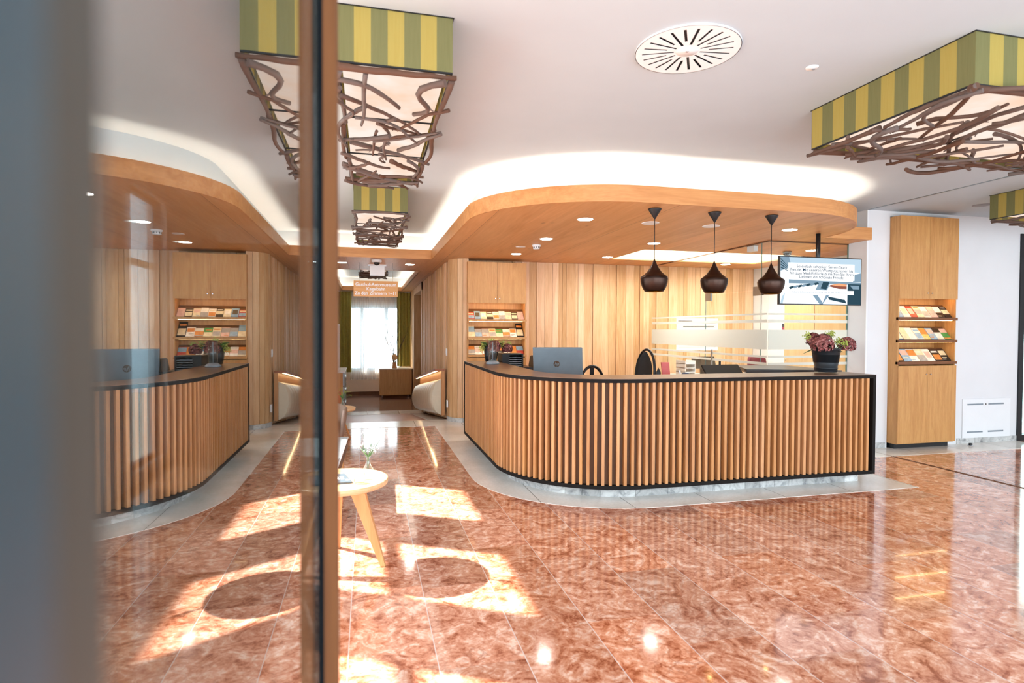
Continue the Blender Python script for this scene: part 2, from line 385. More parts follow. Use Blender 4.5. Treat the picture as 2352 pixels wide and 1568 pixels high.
def text_mesh(name, body, size, mat, parent, loc, align='CENTER', extrude=.001, rot=(pi/2, 0, 0), sx=1.0, label=None, space=1.0, bold=0):
    cu = bpy.data.curves.new('t', 'FONT'); cu.body = body; cu.size = size; cu.align_x = align; cu.align_y = 'CENTER'; cu.extrude = extrude
    cu.space_line = space; cu.offset = bold
    to = bpy.data.objects.new('t', cu); C.objects.link(to); bpy.context.view_layer.update()
    me = bpy.data.meshes.new_from_object(to.evaluated_get(bpy.context.evaluated_depsgraph_get()))
    bpy.data.objects.remove(to)
    R = Matrix.Translation(Vector(loc)-ORG[parent.name]) @ (Matrix.Rotation(rot[2], 4, 'Z') @ Matrix.Rotation(rot[0], 4, 'X')) @ Matrix.Diagonal((sx, 1, 1, 1))
    me.transform(R); me.materials.clear(); me.materials.append(mat)
    o = bpy.data.objects.new(name, me); C.objects.link(o); o.parent = parent; ORG[o.name] = ORG[parent.name]
    if label: o['label'] = label
    return o

CZ = 3.10      # ceiling
KZ = 2.70      # canopy underside
XL = -2.2      # lounge left wall
# ================================================================== SHELL
# floor: flat part and far room lower by .5, ramp in the corridor
fl = MB().box(XL-.2, 10.8, -1.6, 9.9, -.12, 0, .5)
struct(fl.build('floor', M['marble']))
RZ = -.5; RY0, RY1 = 9.9, 14.3
def rampz(y): return 0 if y < RY0 else (RZ if y > RY1 else RZ*(y-RY0)/(RY1-RY0))
f2 = MB().hexa([(-1.0, RY0, -.12), (1.6, RY0, -.12), (1.6, RY1, RZ-.12), (-1, RY1, RZ-.12), (-1, RY0, 0), (1.6, RY0, 0), (1.6, RY1, RZ), (-1, RY1, RZ)])
struct(f2.build('floor', M['mat']))
f3 = MB().box(-1.0, 3.2, RY1, 18.9, RZ-.12, RZ, .5)
M['marble2'] = M['marble'].copy(); M['marble2'].name = 'dark_marble_floor'
struct(f3.build('floor', plain('plum_stone_floor', '#7a5a52', .12, var=.2, scale=3)))
# pale strips laid on the floor
def strip(mb, nm='trim_1', mat='lime'): return struct(mb.build(nm, M[mat]))
co = arc(2.45, 5.97, 1.40, 1.37, 180, 270, 16)
outer = [(1.05, 9.25)]+co+[(5.27, 4.60)]
inner = [(1.9, 9.25), (1.9, 6.2), (2.6, 5.35), (5.27, 5.35)]
m = MB()
poly = [(1.05, 9.3)]+co+[(5.27, 4.60), (5.27, 5.35), (2.9, 5.35)]+arc(2.7, 6.2, .9, .85, 270, 180, 6)+[(1.8, 9.3)]
m.prism(poly, -.004, .003, .5); strip(m, 'trim_1')
m = MB().box(-1.2, 1.6, 9.3, RY0, -.004, .003, .5); strip(m, 'trim_2')
m = MB().hexa([(1.0, RY0, .001), (1.33, RY0, .001), (1.33, RY1, RZ+.001), (1.0, RY1, RZ+.001), (1.0, RY0, .004), (1.33, RY0, .004), (1.33, RY1, RZ+.004), (1.0, RY1, RZ+.004)]); strip(m, 'trim_3')
m = MB().box(-1, 1.33, RY1, 14.85, RZ, RZ+.004, .5); strip(m, 'trim_4')
m = MB().box(5.95, 8.87, 5.82, 6.28, -.004, .003, .5); strip(m, 'trim_5')
m = MB().box(6.235, 6.241, .0, 6.1, -.004, .0035).box(6.264, 6.27, .0, 6.1, -.004, .0035); struct(m.build('trim_6', M['slat_back']))
# ceiling
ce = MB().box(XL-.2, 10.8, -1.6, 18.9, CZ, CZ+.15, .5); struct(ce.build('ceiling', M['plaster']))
m = MB().box(6.27, 6.30, .6, 6.26, CZ-.004, CZ+.002); struct(m.build('trim_7', M['alu']))
# left wall with tall windows (lets the sun in)
wins = [(-1.0, .3), (1.0, 2.2), (2.9, 4.15), (4.75, 5.75), (6.35, 7.4)]
m = MB(); y = -1.6
for a, b in wins:
    m.box(XL-.2, XL, y, a, 0, CZ); m.box(XL-.2, XL, a, b, 2.95, CZ); m.box(XL-.2, XL, a, b, 0, .12); y = b
m.box(XL-.2, XL, y, 10.0, 0, CZ); struct(m.build('wall_left', M['wallwhite']))
for i, (a, b) in enumerate(wins):
    w = MB(); fr = .05
    w.box(XL-.12, XL-.06, a, a+fr, .12, 2.95).box(XL-.12, XL-.06, b-fr, b, .12, 2.95).box(XL-.12, XL-.06, a+fr, b-fr, .12, .12+fr).box(XL-.12, XL-.06, a+fr, b-fr, 2.95-fr, 2.95)
    w.box(XL-.12, XL-.06, a+fr, b-fr, 2.18, 2.24)
    wo = struct(w.build('window_%d' % (i+1), M['doorgrey']))
# back wall (behind the camera): glazed entrance front, open between piers
m = MB().box(XL, -1.1, -1.6, -1.5, 0, CZ).box(3.6, 3.9, -1.6, -1.5, 0, CZ).box(7.5, 7.8, -1.6, -1.5, 0, CZ).box(-1.1, 10.6, -1.6, -1.5, 2.9, CZ).box(10.3, 10.6, -1.6, -1.5, 0, 2.9)
struct(m.build('wall_back', M['wallwhite']))
struct(MB().box(10.6, 10.8, -1.6, 6.57, 0, CZ).build('wall_right', M['wallwhite']))
# white wall with the tall cabinet, its free end stands beside the glass
m = MB().box(6.27, 6.636, 6.27, 6.57, 0, CZ).box(7.589, 8.87, 6.27, 6.57, 0, CZ).box(6.636, 7.589, 6.45, 6.57, 0, CZ).box(6.636, 7.589, 6.27, 6.45, 3.03, CZ).box(8.87, 9.9, 6.27, 6.57, 2.9, CZ).box(9.9, 10.6, 6.27, 6.57, 0, CZ)
struct(m.build('wall_front', M['wallwhite']))
struct(MB().box(6.262, 6.285, 6.255, 6.27, 0.0, CZ-.005).build('trim_8', M['white']))
b = MB(); x = 6.30
while x < 8.85:
    w = min(.3, 8.86-x)
    if x+w < 6.7 or x > 7.55: b.box(x, x+w-.003, 6.255, 6.27, 0, .075)
    x += w
struct(b.build('baseboard_front', M['stone']))
# black framed glass door at the far right
d = MB().box(8.87, 8.95, 6.25, 6.36, 0, 2.9).box(9.82, 9.9, 6.25, 6.36, 0, 2.9).box(8.95, 9.82, 6.25, 6.36, 2.82, 2.9).box(8.95, 9.82, 6.25, 6.36, 0, .08)
do = struct(d.build('door_2', M['blackmetal'])); MB().box(8.95, 9.82, 6.30, 6.308, .08, 2.82).build('door_pane', glass('green_door_glass', (.8, .9, .86, 1)), do)
# wooden board wall behind the reception (irregular boards)
def board_wall(mb, x0, x1, yf, z0, z1, wmin=.05, wmax=.17):
    x = x0
    while x < x1-.01:
        w = min(random.choice([.055, .075, .11, .14, .16, .17]), x1-x); dp = random.choice([0, .006, .012, .02])
        mb.box(x+.002, x+w-.002, yf-.02-dp, yf, z0, z1, random.random()); x += w
m = MB(); board_wall(m, 1.62, 7.16, 9.78, 0.07, KZ-.002)
m.box(1.6, 7.2, 9.78, 9.9, 0, KZ-.002, .2); wb = struct(m.build('wall_boards', M['boards']))
# rounded corner of boards + slatted corridor wall going down the ramp
m = MB(); cx, cy, rr = 1.62, 9.82, .30
N = 5
for i in range(N):
    a0 = radians(180+90*i/N)+.008; a1 = radians(180+90*(i+1)/N)-.008
    p = [(cx+rr*cos(a0), cy+rr*sin(a0)), (cx+rr*cos(a1), cy+rr*sin(a1)), (cx+(rr-.05)*cos(a1), cy+(rr-.05)*sin(a1)), (cx+(rr-.05)*cos(a0), cy+(rr-.05)*sin(a0))]
    m.prism(p, .075, KZ-.002, random.random()*.6+.1)
m.prism([(cx, cy)]+[(cx+(rr-.03)*cos(radians(180+90*i/8)), cy+(rr-.03)*sin(radians(180+90*i/8))) for i in range(9)], .075, KZ-.002, .1)
struct(m.build('wall_corner', M['boards']))
m = MB()
for i in range(5):
    a0 = radians(180+90*i/5); a1 = radians(180+90*(i+1)/5)
    m.prism([(cx+.32*cos(a0), cy+.32*sin(a0)), (cx+.32*cos(a1), cy+.32*sin(a1)), (cx, cy)], 0, .075, random.random())
struct(m.build('baseboard_corner', M['stone']))
m = MB(); y = 9.83
while y < 14.4:
    w = random.choice([.03, .045, .06, .09]); dp = random.choice([.02, .035, .05]); zb = rampz(y+w)-.02
    m.box(1.37-dp, 1.40, y, y+w, zb+.05, KZ-.002, random.random()*.8); y += w+random.choice([.004, .02, .03])
struct(m.build('wall_corridor_right', M['boards']))
struct(MB().box(1.38, 1.5, 9.83, 14.45, -.6, KZ-.002, 0.0).build('wall_corridor_backing', M['slat_back']))
m = MB().box(1.30, 1.44, 14.45, 14.6, RZ, KZ-.002, .5).box(1.30, 1.62, 16.9, 17.1, RZ, KZ-.002, .3).box(1.30, 1.62, 14.45, 17.1, 2.50, KZ-.002, .6)
struct(m.build('trim_9', M['boards']))
struct(MB().box(1.33, 1.5, 17.1, 18.7, RZ, KZ-.002).box(3.0, 3.1, 14.3, 17.2, RZ, KZ).box(1.62, 3.1, 16.9, 17.0, RZ, KZ).box(1.5, 3.1, 14.3, 14.4, RZ, KZ).build('wall_corridor_end', M['boards']))
m = MB(); y = 9.8
while y < 18.6:
    w = random.choice([.06, .09, .12]); m.box(-1.02-random.choice([0, .01]), -1.0+.0, y, y+w-.004, -.55, KZ-.002, random.random()); y += w
m.box(-1.2, -1.02, 9.8, 18.7, -.6, KZ-.002, .2).box(XL, -1.02, 9.9, 10.0, 0, KZ-.002, .4)
struct(m.build('wall_corridor_left', M['boards']))
# far wall with a bright window
m = MB().box(-1.2, -.62, 18.62, 18.85, -.6, CZ).box(1.05, 1.5, 18.62, 18.85, -.6, CZ).box(-.62, 1.05, 18.62, 18.85, -.6, .25).box(-.62, 1.05, 18.62, 18.85, 2.25, CZ)
struct(m.build('wall_far', plain('cream_wall', '#e6d2c2', .75, var=.01)))
struct(MB().box(-1.0, 1.33, 18.60, 18.62, RZ, RZ+.10).build('baseboard_far', M['slat_back']))
w = MB(); a, b_, z0, z1 = -.62, 1.05, .25, 2.25
for x0, x1 in ((a, a+.07), (-.20, -.10), (.52, .64), (b_-.07, b_)): w.box(x0, x1, 18.68, 18.76, z0, z1)
w.box(a, b_, 18.685, 18.755, z0, z0+.08).box(a, b_, 18.685, 18.755, z1-.08, z1)
wf = struct(w.build('window_7', M['alu'])); MB().box(a, b_, 18.71, 18.716, z0, z1).build('window_pane', M['glass'], wf)
# office side walls behind the glass partition
struct(MB().box(7.16, 7.4, 6.57, 9.9, 0, CZ).build('wall_office', M['wallwhite']))
struct(MB().box(7.16, 7.162, 6.57, 6.58, 0, .01).build('baseboard_office', M['stone']))
# outside ground beyond the windows
struct(MB().box(-14, XL-.2, -8, 22, -.8, -.62, .5).build('ground', plain('outside_paving', '#b9b6ae', .8)))

# ================================================================== CANOPY (wood soffit with hidden light)
out = [(XL, 9.80), (1.04, 9.80), (1.04, 6.25)] + arc(2.50, 6.2, 1.46, 1.30, 180, 270, 22)[1:] + [(3.4, 4.90)] + arc(4.2, 6.17, 1.34, 1.26, 270, 358, 18) + [(5.54, 6.17), (6.25, 6.17)]
cano = thing('wooden_canopy', 'curved oak canopy with glowing cove edge above the reception counter', 'canopy', (1.04, 9.8, KZ))
m = MB(); T = .02
front = offset(out[:-2], .012)[2:]; fp = [(1.052, 7.8)]+front+[(5.53, 6.18), (6.25, 6.18), (6.25, 7.8)]
m.prism(fp, KZ, KZ+T, .5)
m.box(6.25, 7.16, 6.575, 7.8, KZ, KZ+T)
m.box(1.052, 3.9, 7.8, 9.812, KZ, KZ+T).box(6.6, 7.16, 7.8, 9.8, KZ, KZ+T).box(3.9, 6.6, 8.98, 9.8, KZ, KZ+T)
m.box(XL, 1.04, 9.812, 11.9, KZ, KZ+T).box(1.04, 1.62, 9.812, 18.6, KZ, KZ+T).box(1.62, 3.0, 14.4, 18.6, KZ, KZ+T)
m.box(-1.2, -.72, 11.9, 18.6, KZ, KZ+T).box(-.72, 1.04, 18.35, 18.6, KZ, KZ+T)
m.build('soffit', M['oak_y'], cano)
r = MB(); r.wall(out, .022, KZ-.003, KZ+.15, tone=.5); r.build('rim', M['oak_rim'], cano)
r = MB()
for x0, x1, y0, y1 in ((-.72, 1.04, 11.9, 11.922), (-.72, 1.04, 18.33, 18.35), (-.742, -.72, 11.9, 18.35), (1.04, 1.062, 11.9, 18.35)): r.box(x0, x1, y0, y1, KZ-.002, KZ+.13)
r.build('rim', M['oak_rim'], cano)
up_ = offset(out[:-1], .20); m = MB(); m.wall(up_, .05, KZ+T, CZ, tone=.5)
for x0, x1, y0, y1 in ((-.92, 1.24, 11.7, 11.75), (-.92, -.87, 11.75, 18.5), (1.19, 1.24, 11.75, 18.5), (-.92, 1.24, 18.5, 18.55)): m.box(x0, x1, y0, y1, KZ+T, CZ)
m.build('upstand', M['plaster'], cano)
m = MB(); m.wall(offset(out[:-1], .07), .05, KZ+T+.002, KZ+T+.014)
m.box(-.84, -.76, 11.9, 18.3, KZ+T+.002, KZ+T+.014).box(1.08, 1.16, 11.9, 18.3, KZ+T+.002, KZ+T+.014).box(-.72, 1.04, 11.79, 11.84, KZ+T+.002, KZ+T+.014).box(-.72, 1.04, 18.4, 18.45, KZ+T+.002, KZ+T+.014)
m.build('light_strip', M['cove'], cano)
# office coffer: wood lined, glowing top
m = MB().box(3.88, 3.9, 7.78, 9.0, KZ+T, 2.95).box(6.6, 6.62, 7.78, 9.0, KZ+T, 2.95).box(3.9, 6.6, 7.78, 7.8, KZ+T, 2.95).box(3.9, 6.6, 8.98, 9.0, KZ+T, 2.95)
m.build('coffer_lining', wood('pale_coffer_wood', '#d6c09a', '#e8d8b6', 'X'), cano)
MB().box(3.9, 6.6, 7.8, 8.98, 2.93, 2.95).build('coffer_panel', M['skyglow'], cano)

# ================================================================== RECEPTION COUNTER
HT = 1.10
cnt = thing('reception_counter', 'curved slatted reception counter with dark stained top and stone plinth', 'counter', (1.3, 6.0, 0))
path = [(1.30, 8.0), (1.30, 5.97)]+arc(2.45, 5.97, 1.15, 1.15, 180, 270, 24)[1:]+[(4.965, 4.82)]
def band(p, w, z0, z1, name, mat, label=None):
    m = MB(); m.wall(p, w, z0, z1, tone=.5); return m.build(name, mat, cnt, label)
band(path, .44, HT-.0375, HT-.004, 'top_edge', M['darkedge'])
band(path, .44, HT-.004, HT, 'countertop', wood('brown_stained_top', '#65452f', '#86603f', 'X', .28, grain=2))
band(path, .40, .10, .135, 'bottom_rail', M['darkedge'])
MB().box(4.93, 4.965, 4.82, 5.26, .135, HT-.038).build('end_board', M['darkedge'], cnt)
MB().box(1.30, 1.74, 7.965, 8.0, .135, HT-.038).build('end_board', M['darkedge'], cnt)
pin = offset(path, .055); pin[-1] = (4.93, pin[-1][1]); pin[0] = (pin[0][0], 7.965)
m = MB(); m.wall(pin, .02, .135, HT-.038, tone=.5); m.build('backing_panel', M['slat_back'], cnt)
# slats along the path
def resample(p, step, start):
    L = [0]
    for i in range(1, len(p)): L.append(L[-1]+(Vector(p[i])-Vector(p[i-1])).length)
    out = []; s = start
    while s < L[-1]:
        for i in range(1, len(p)):
            if L[i] >= s: break
        t = (s-L[i-1])/(L[i]-L[i-1]); a = Vector(p[i-1]); b = Vector(p[i]); out.append((a.lerp(b, t), (b-a).normalized())); s += step
    return out
m = MB()
fpth = [(1.305, 7.95), (1.305, 5.97)]+arc(2.45, 5.97, 1.145, 1.145, 180, 270, 60)[1:]+[(4.875, 4.825)]
for p, d in resample(fpth, .0672, .02):
    n = Vector((-d.y, d.x)); w = .013; a = p-d*w; b = p+d*w; c = b+n*.05; e = a+n*.05
    m.prism([tuple(a), tuple(b), tuple(c), tuple(e)], .135, HT-.038, random.random()*.35+.6)
m.build('slats', M['slats'], cnt)
pl = offset(path, .12); pl[-1] = (4.88, pl[-1][1]); m = MB()
pf = offset(path, .12); rs = resample(pf, .165, .3)
for i in range(len(rs)-1):
    a, b = rs[i][0], rs[i+1][0]; n = Vector((-(b-a).normalized().y, (b-a).normalized().x)); g = (b-a).normalized()*.0015
    m.prism([tuple(a+g), tuple(b-g), tuple(b-g+n*.1), tuple(a+g+n*.1)], 0, .10, random.random())
m.build('plinth', M['stone'], cnt)
# inner desk
dk = offset(path, .46); m = MB(); m.wall(dk[:-1]+[(4.1, dk[-1][1])], .5, .70, .735, tone=.4); m.build('desk', M['darktop'], cnt)
band(offset(path, .42), .02, .0, HT-.04, 'inner_panel', M['oak_cab'])
MB().prism([(4.05, 5.62), (4.965, 5.26), (4.965, 6.25), (4.35, 6.25)], HT-.03, HT+.012).build('return_top', M['darktop'], cnt)
MB().box(4.93, 4.965, 5.26, 6.2, .1, HT-.04).build('return_panel', M['darktop'], cnt)

# ================================================================== GLASS PARTITION
gp = thing('glass_partition', 'frameless glass office partition with horizontal frosted bands behind the counter', 'glass partition', (5.04, 6.57, 0))
GZ = KZ-.002
MB().box(5.035, 5.047, 8.02, 9.74, 0, GZ).build('glass_panel', M['glass'], gp)
MB().box(5.035, 5.047, 6.72, 8.0, 2.08, GZ).build('glass_panel', M['glass'], gp, 'glass panel above the glass door')
MB().box(5.035, 5.047, 6.575, 6.70, 0, GZ).build('glass_panel', M['glass'], gp, 'narrow glass corner panel')
MB().box(5.04, 6.268, 6.563, 6.575, 0, GZ).build('glass_panel', M['glass'], gp, 'glass panel facing the lobby')
dr = MB().box(5.036, 5.046, 6.73, 7.98, .01, 2.06).build('glass_door', M['glass'], gp)
MB().box(5.025, 5.057, 7.86, 8.0, 1.98, 2.10).box(5.025, 5.057, 6.68, 6.86, 2.00, 2.12).build('hinge', M['steel'], dr)
fb = MB()
for z0, z1 in ((1.74, 1.764), (1.64, 1.68), (1.29, 1.547), (1.18, 1.21), (1.085, 1.12)):
    fb.box(5.030, 5.034, 6.575, 9.74, z0, z1).box(5.04, 6.268, 6.558, 6.562, z0, z1)
fb.build('frosted_bands', M['frost'], gp)
MB().box(5.03, 5.052, 6.56, 9.74, GZ-.012, GZ+.001).box(5.04, 6.268, 6.558, 6.58, GZ-.012, GZ+.001).build('top_channel', M['slat_back'], gp)
MB().box(5.037, 5.045, 8.004, 8.011, 0, 2.1).box(5.037, 5.045, 6.705, 6.712, 0, GZ-.012).box(6.262, 6.27, 6.56, 6.578, 0, GZ-.012).build('glass_edge', plain('green_glass_edge', '#5d7f76', .3), gp)
MB().box(5.00, 5.02, 7.78, 7.80, .95, 1.25).build('door_handle', M['steel'], dr)

# ================================================================== CEILING BRANCH LAMPS
def wig(a, b, amp, n=7, rnd=random):
    a = Vector(a); b = Vector(b); d = b-a; L = d.length; pd = Vector((-d.y, d.x, 0)).normalized() if L > 0 else Vector((1, 0, 0))
    k1 = rnd.uniform(-1, 1)*amp*L; k2 = rnd.uniform(-1, 1)*amp*L*.6; kz = rnd.uniform(-.5, .5)*.03
    return [a.lerp(b, t/n)+pd*(k1*sin(pi*t/n)+k2*sin(2*pi*t/n))+Vector((0, 0, kz*sin(pi*t/n)+rnd.uniform(-.003, .003))) for t in range(n+1)]
def lamp(label, x0, x1, y0, y1, zb, zt, nbr, seed, stripe=.082, r=.012, lk=.75):
    rnd = random.Random(seed)
    t = thing('branch_ceiling_lamp', label, 'ceiling lamp', ((x0+x1)/2, (y0+y1)/2, zt), 'box lamps with branches')
    m = MB(); th = .004
    def side(ax, a, b, fixed):
        n = max(2, round((b-a)/stripe)); st = (b-a)/n
        for i in range(n):
            u, v = a+i*st, a+(i+1)*st
            if ax == 'x': m.box(u, v, fixed, fixed+th, zb, zt-.004, float(i % 2))
            else: m.box(fixed, fixed+th, u, v, zb, zt-.004, float(i % 2))
    side('x', x0, x1, y0); side('x', x0, x1, y1-th); side('y', y0+th, y1-th, x0); side('y', y0+th, y1-th, x1-th)
    m.build('striped_shade', M['shade'], t)
    m = MB().box(x0-.007, x1+.007, y0-.007, y1+.007, zt-.004, zt-.0005); 
    m.build('mounting_plate', M['blackmetal'], t)
    MB().box(x0+.02, x1-.02, y0+.02, y1-.02, zb+.035, zb+.039).build('diffuser', M['diffuser'], t)
    f = MB(); e = .012; z0, z1 = zb-.009, zb-.001
    f.box(x0, x1, y0, y0+e, z0, z1).box(x0, x1, y1-e, y1, z0, z1).box(x0, x0+e, y0+e, y1-e, z0, z1).box(x1-e, x1, y0+e, y1-e, z0, z1)
    L = y1-y0 if y1-y0 > x1-x0 else x1-x0
    for k in range(1, 3):
        if y1-y0 > x1-x0: yy = y0+L*k/3; f.box(x0+e, x1-e, yy-e/2, yy+e/2, z0, z1)
        else: xx = x0+L*k/3; f.box(xx-e/2, xx+e/2, y0+e, y1-e, z0, z1)
    f.build('metal_frame', M['blackmetal'], t)
    zc = zb-.03
    def br(a, b, rad, amp=.08):
        pts = wig(a, b, amp, 9, rnd); n = len(pts)
        rs = [rad*(1.12-.45*i/n)*(1+rnd.uniform(-.10, .10)) for i in range(n)]
        mm = MB().ring(pts, rs, 8)
        # a small snag
        if rnd.random() < .5:
            k = rnd.randrange(2, n-2); dd = Vector((rnd.uniform(-1, 1), rnd.uniform(-1, 1), -.3)).normalized()
            mm.ring([pts[k], pts[k]+dd*rnd.uniform(.02, .04)], [rad*.45, rad*.2], 6)
        mm.build('branch', M['stick'], t)
    # perimeter branches
    ov = .02
    for (a, b) in (((x0-ov, y0+.01), (x1+ov, y0+.01)), ((x0+.01, y1-.02), (x1+ov, y1-.01))):
        br((a[0], a[1], zc+.005), (b[0], b[1], zc+.005), r*1.2, .015)
    for xx in (x0+.01, x1-.01):
        ks = [y0, y0+(y1-y0)*.34, y0+(y1-y0)*.68, y1] if y1-y0 > 1.6 else [y0, (y0+y1)/2, y1]
        for i in range(len(ks)-1): br((xx+rnd.uniform(-.01, .01), ks[i]+.02, zc-rnd.uniform(0, .01)), (xx+rnd.uniform(-.02, .02), ks[i+1]-.01, zc-.01), r*1.1, .03)
    W_, D_ = x1-x0, y1-y0
    for i in range(nbr):
        cxp = rnd.uniform(x0, x1); cyp = rnd.uniform(y0, y1); L = rnd.uniform(.4, 1.05)*lk*max(.7, min(W_, D_)*1.1)
        a = rnd.choice([rnd.uniform(-35, 35), rnd.uniform(20, 70), rnd.uniform(-75, -30), rnd.uniform(80, 100)]); a = radians(a)
        if D_ > W_: a = a if rnd.random() < .65 else a+pi/2
        dx, dy = cos(a)*L/2, sin(a)*L/2
        cl = lambda v, lo, hi: max(lo-.035, min(hi+.035, v))
        p = (cl(cxp-dx, x0, x1), cl(cyp-dy, y0, y1), zc-rnd.uniform(.0, .045)); q = (cl(cxp+dx, x0, x1), cl(cyp+dy, y0, y1), zc-rnd.uniform(.0, .045))
        if (Vector(p)-Vector(q)).length < .15: continue
        br(p, q, r*rnd.uniform(.6, 1.15), rnd.choice([.04, .08, .2]))
    return t
lamp('large striped box lamp with branches, nearest one left of the round air vent', -.14, .42, 2.96, 5.22, 2.83, CZ, 34, 3, r=.0145, lk=1.0)
lamp('smaller looking striped lamp with dense branches hanging above the marble corridor entrance', -.14, .44, 6.60, 9.05, 2.83, CZ, 60, 11, r=.013)
lamp('farthest striped lamp seen partly behind the hanging wooden sign', -.14, .44, 12.6, 15.0, 2.83, CZ, 50, 23, r=.013)
lamp('green striped box lamp with branches at the upper right corner of the picture', 3.07, 5.35, 2.405, 3.56, 2.83, CZ, 62, 31, stripe=.094, r=.014)
lamp('pale striped lamp at the right edge, in front of the brochure cabinet wall', 6.97, 9.2, 4.1, 5.26, 2.83, CZ, 26, 41, stripe=.09, r=.013)

# ================================================================== RECESSED LIGHTS AND CEILING DEVICES
def downlight(x, y, label, z=KZ):
    t = thing('downlight', label, 'ceiling light', (x, y, z), 'recessed downlights in the wood')
    MB().lathe([(.078, 0), (.085, -.004), (.088, -.001), (.088, 0)], x, y, z).build('trim_ring', M['white'], t)
    MB().lathe([(.0001, -.0045), (.077, -.0045), (.077, -.001)], x, y, z, 24).build('glowing_disc', M['down'], t)
for x, y, lb in [(2.23, 5.82, 'round downlight in the canopy, left front, nearest to the cove curve'),
                 (2.23, 7.2, 'round downlight in the canopy just left of the monitor, beside the smoke detector'),
                 (2.23, 8.76, 'round downlight in the canopy above the left brochure cabinet'),
                 (3.74, 8.76, 'round downlight in the canopy at the left tip of the bright coffer'),
                 (3.74, 7.2, 'round downlight crossed by the cord of the left pendant lamp'),
                 (4.74, 5.82, 'round downlight in the canopy above the hanging television screen'),
                 (6.14, 9.15, 'round downlight in the office ceiling, deepest one before the board wall'),
                 (6.26, 7.22, 'round downlight behind the glass, right beside the black television pole'),
                 (.75, 10.7, 'round downlight in the corridor soffit, right of the camera dome'),
                 (-.42, 10.7, 'round downlight in the corridor soffit, left of the camera dome')]:
    downlight(x, y, lb)
def disc(x, y, label, r=.095):
    t = thing('ceiling_speaker', label, 'speaker', (x, y, KZ))
    MB().lathe([(r-.014, -.003), (r-.004, -.006), (r, -.001), (r, 0)], x, y, KZ).build('ring', M['white'], t)
    MB().lathe([(.0001, -.002), (r-.014, -.002), (r-.014, -.0005)], x, y, KZ).build('grille', plain('speaker_grille', '#b9b6b4', .6), t)
disc(2.99, 5.84, 'flat grey round speaker in the canopy behind the left pendant')
disc(3.73, 5.84, 'flat grey round speaker in the canopy behind the middle pendant')
disc(2.10, 8.0, 'flat pale disc in the canopy beside the white smoke detector', .07)
def smoke(x, y, label, z=KZ, col='white'):
    t = thing('smoke_detector', label, 'smoke detector', (x, y, z))
    MB().lathe([(.062, 0), (.062, -.018), (.055, -.024)], x, y, z).build('base', M[col], t)
    m = MB().lathe([(.048, -.024), (.048, -.052), (.040, -.060), (.0001, -.060)], x, y, z)
    m.build('sensor_head', M[col], t)
    s = MB()
    for k in range(10):
        a = 2*pi*k/10; s.box(x+.047*cos(a)-.004, x+.047*cos(a)+.004, y+.047*sin(a)-.004, y+.047*sin(a)+.004, z-.048, z-.03)
    s.build('vent_slots', M['black'], t); return t
smoke(2.26, 7.75, 'white smoke detector hanging from the canopy between two downlights')
smoke(6.03, 7.45, 'grey smoke detector on the office ceiling behind the glass, left of the television pole', col='grey')
# camera dome + white sign box in the corridor
t = thing('security_camera', 'white dome camera on the corridor soffit above the hanging sign', 'camera', (.16, 10.15, KZ))
MB().lathe([(.085, 0), (.085, -.03), (.06, -.045)], .16, 10.15, KZ).build('housing', M['white'], t)
MB().lathe([(.055, -.045), (.045, -.075), (.02, -.092), (.0001, -.095)], .16, 10.15, KZ).build('dome', M['black'], t)
t = thing('emergency_light', 'square white emergency light box behind the dome camera in the corridor', 'emergency light', (.17, 10.9, KZ))
MB().box(.05, .31, 10.88, 10.92, KZ-.20, KZ-.02).build('light_box', M['white'], t); MB().box(.02, .34, 10.85, 10.95, KZ-.02, KZ-.0).build('bracket', M['white'], t)
t = thing('emergency_light', 'small white wedge emergency light on the soffit inside the glass partition', 'emergency light', (5.2, 7.0, KZ))
MB().box(5.10, 5.16, 6.95, 7.10, KZ-.085, KZ-.012).build('light_box', M['white'], t); MB().box(5.09, 5.17, 6.95, 7.10, KZ-.012, KZ).build('bracket', M['steel'], t)
# swirl air diffuser
t = thing('air_diffuser', 'round white ceiling air vent with radial slots', 'air vent', (1.73, 2.96, CZ))
R_ = .285; m = MB(); n = 22
zt_ = CZ-.006
def slotted():
    bm = bmesh.new(); return bm
# plate built as rings of quads leaving the slots open
m = MB(); hub = .062
def quad(mb, r0, r1, a0, a1, seg=2):
    for s_ in range(seg):
        b0 = a0+(a1-a0)*s_/seg; b1 = a0+(a1-a0)*(s_+1)/seg
        p = [(1.73+r*cos(a), 2.96+r*sin(a)) for r, a in ((r0, b0), (r1, b0), (r1, b1), (r0, b1))]
        mb.hexa([(x, y, CZ-.012) for x, y in p]+[(x, y, CZ-.0105) for x, y in p], .5)
for k in range(n):
    a0 = 2*pi*k/n; a1 = 2*pi*(k+1)/n; rs_ = hub+.01 if k % 2 else .115; re_ = .245
    quad(m, .0001 if False else hub, rs_, a0, a1); quad(m, re_, R_, a0, a1, 3)
    # sides of the slot: slot is a constant width .012
    hw = .0072; am = (a0+a1)/2
    def P(r, off): return (1.73+r*cos(am)-off*sin(am), 2.96+r*sin(am)+off*cos(am))
    for sg, ae in ((-1, a0), (1, a1)):
        p = [P(rs_, sg*hw), P(re_, sg*hw), (1.73+re_*cos(ae), 2.96+re_*sin(ae)), (1.73+rs_*cos(ae), 2.96+rs_*sin(ae))]
        if sg < 0: p = p[::-1]
        p = p[::-1]
        m.hexa([(x, y, CZ-.012) for x, y in p]+[(x, y, CZ-.0105) for x, y in p], .5)
    q = [P(rs_-.001, -hw), P(rs_-.001, hw)]
m.lathe([(.0001, -.013), (hub, -.013), (hub, -.006)], 1.73, 2.96, CZ, 22)
m.build('slotted_plate', M['white'], t)
MB().lathe([(.0001, -.001), (R_-.003, -.001), (R_-.003, -.0035), (.0001, -.0035)], 1.73, 2.96, CZ).build('plenum', M['black'], t)
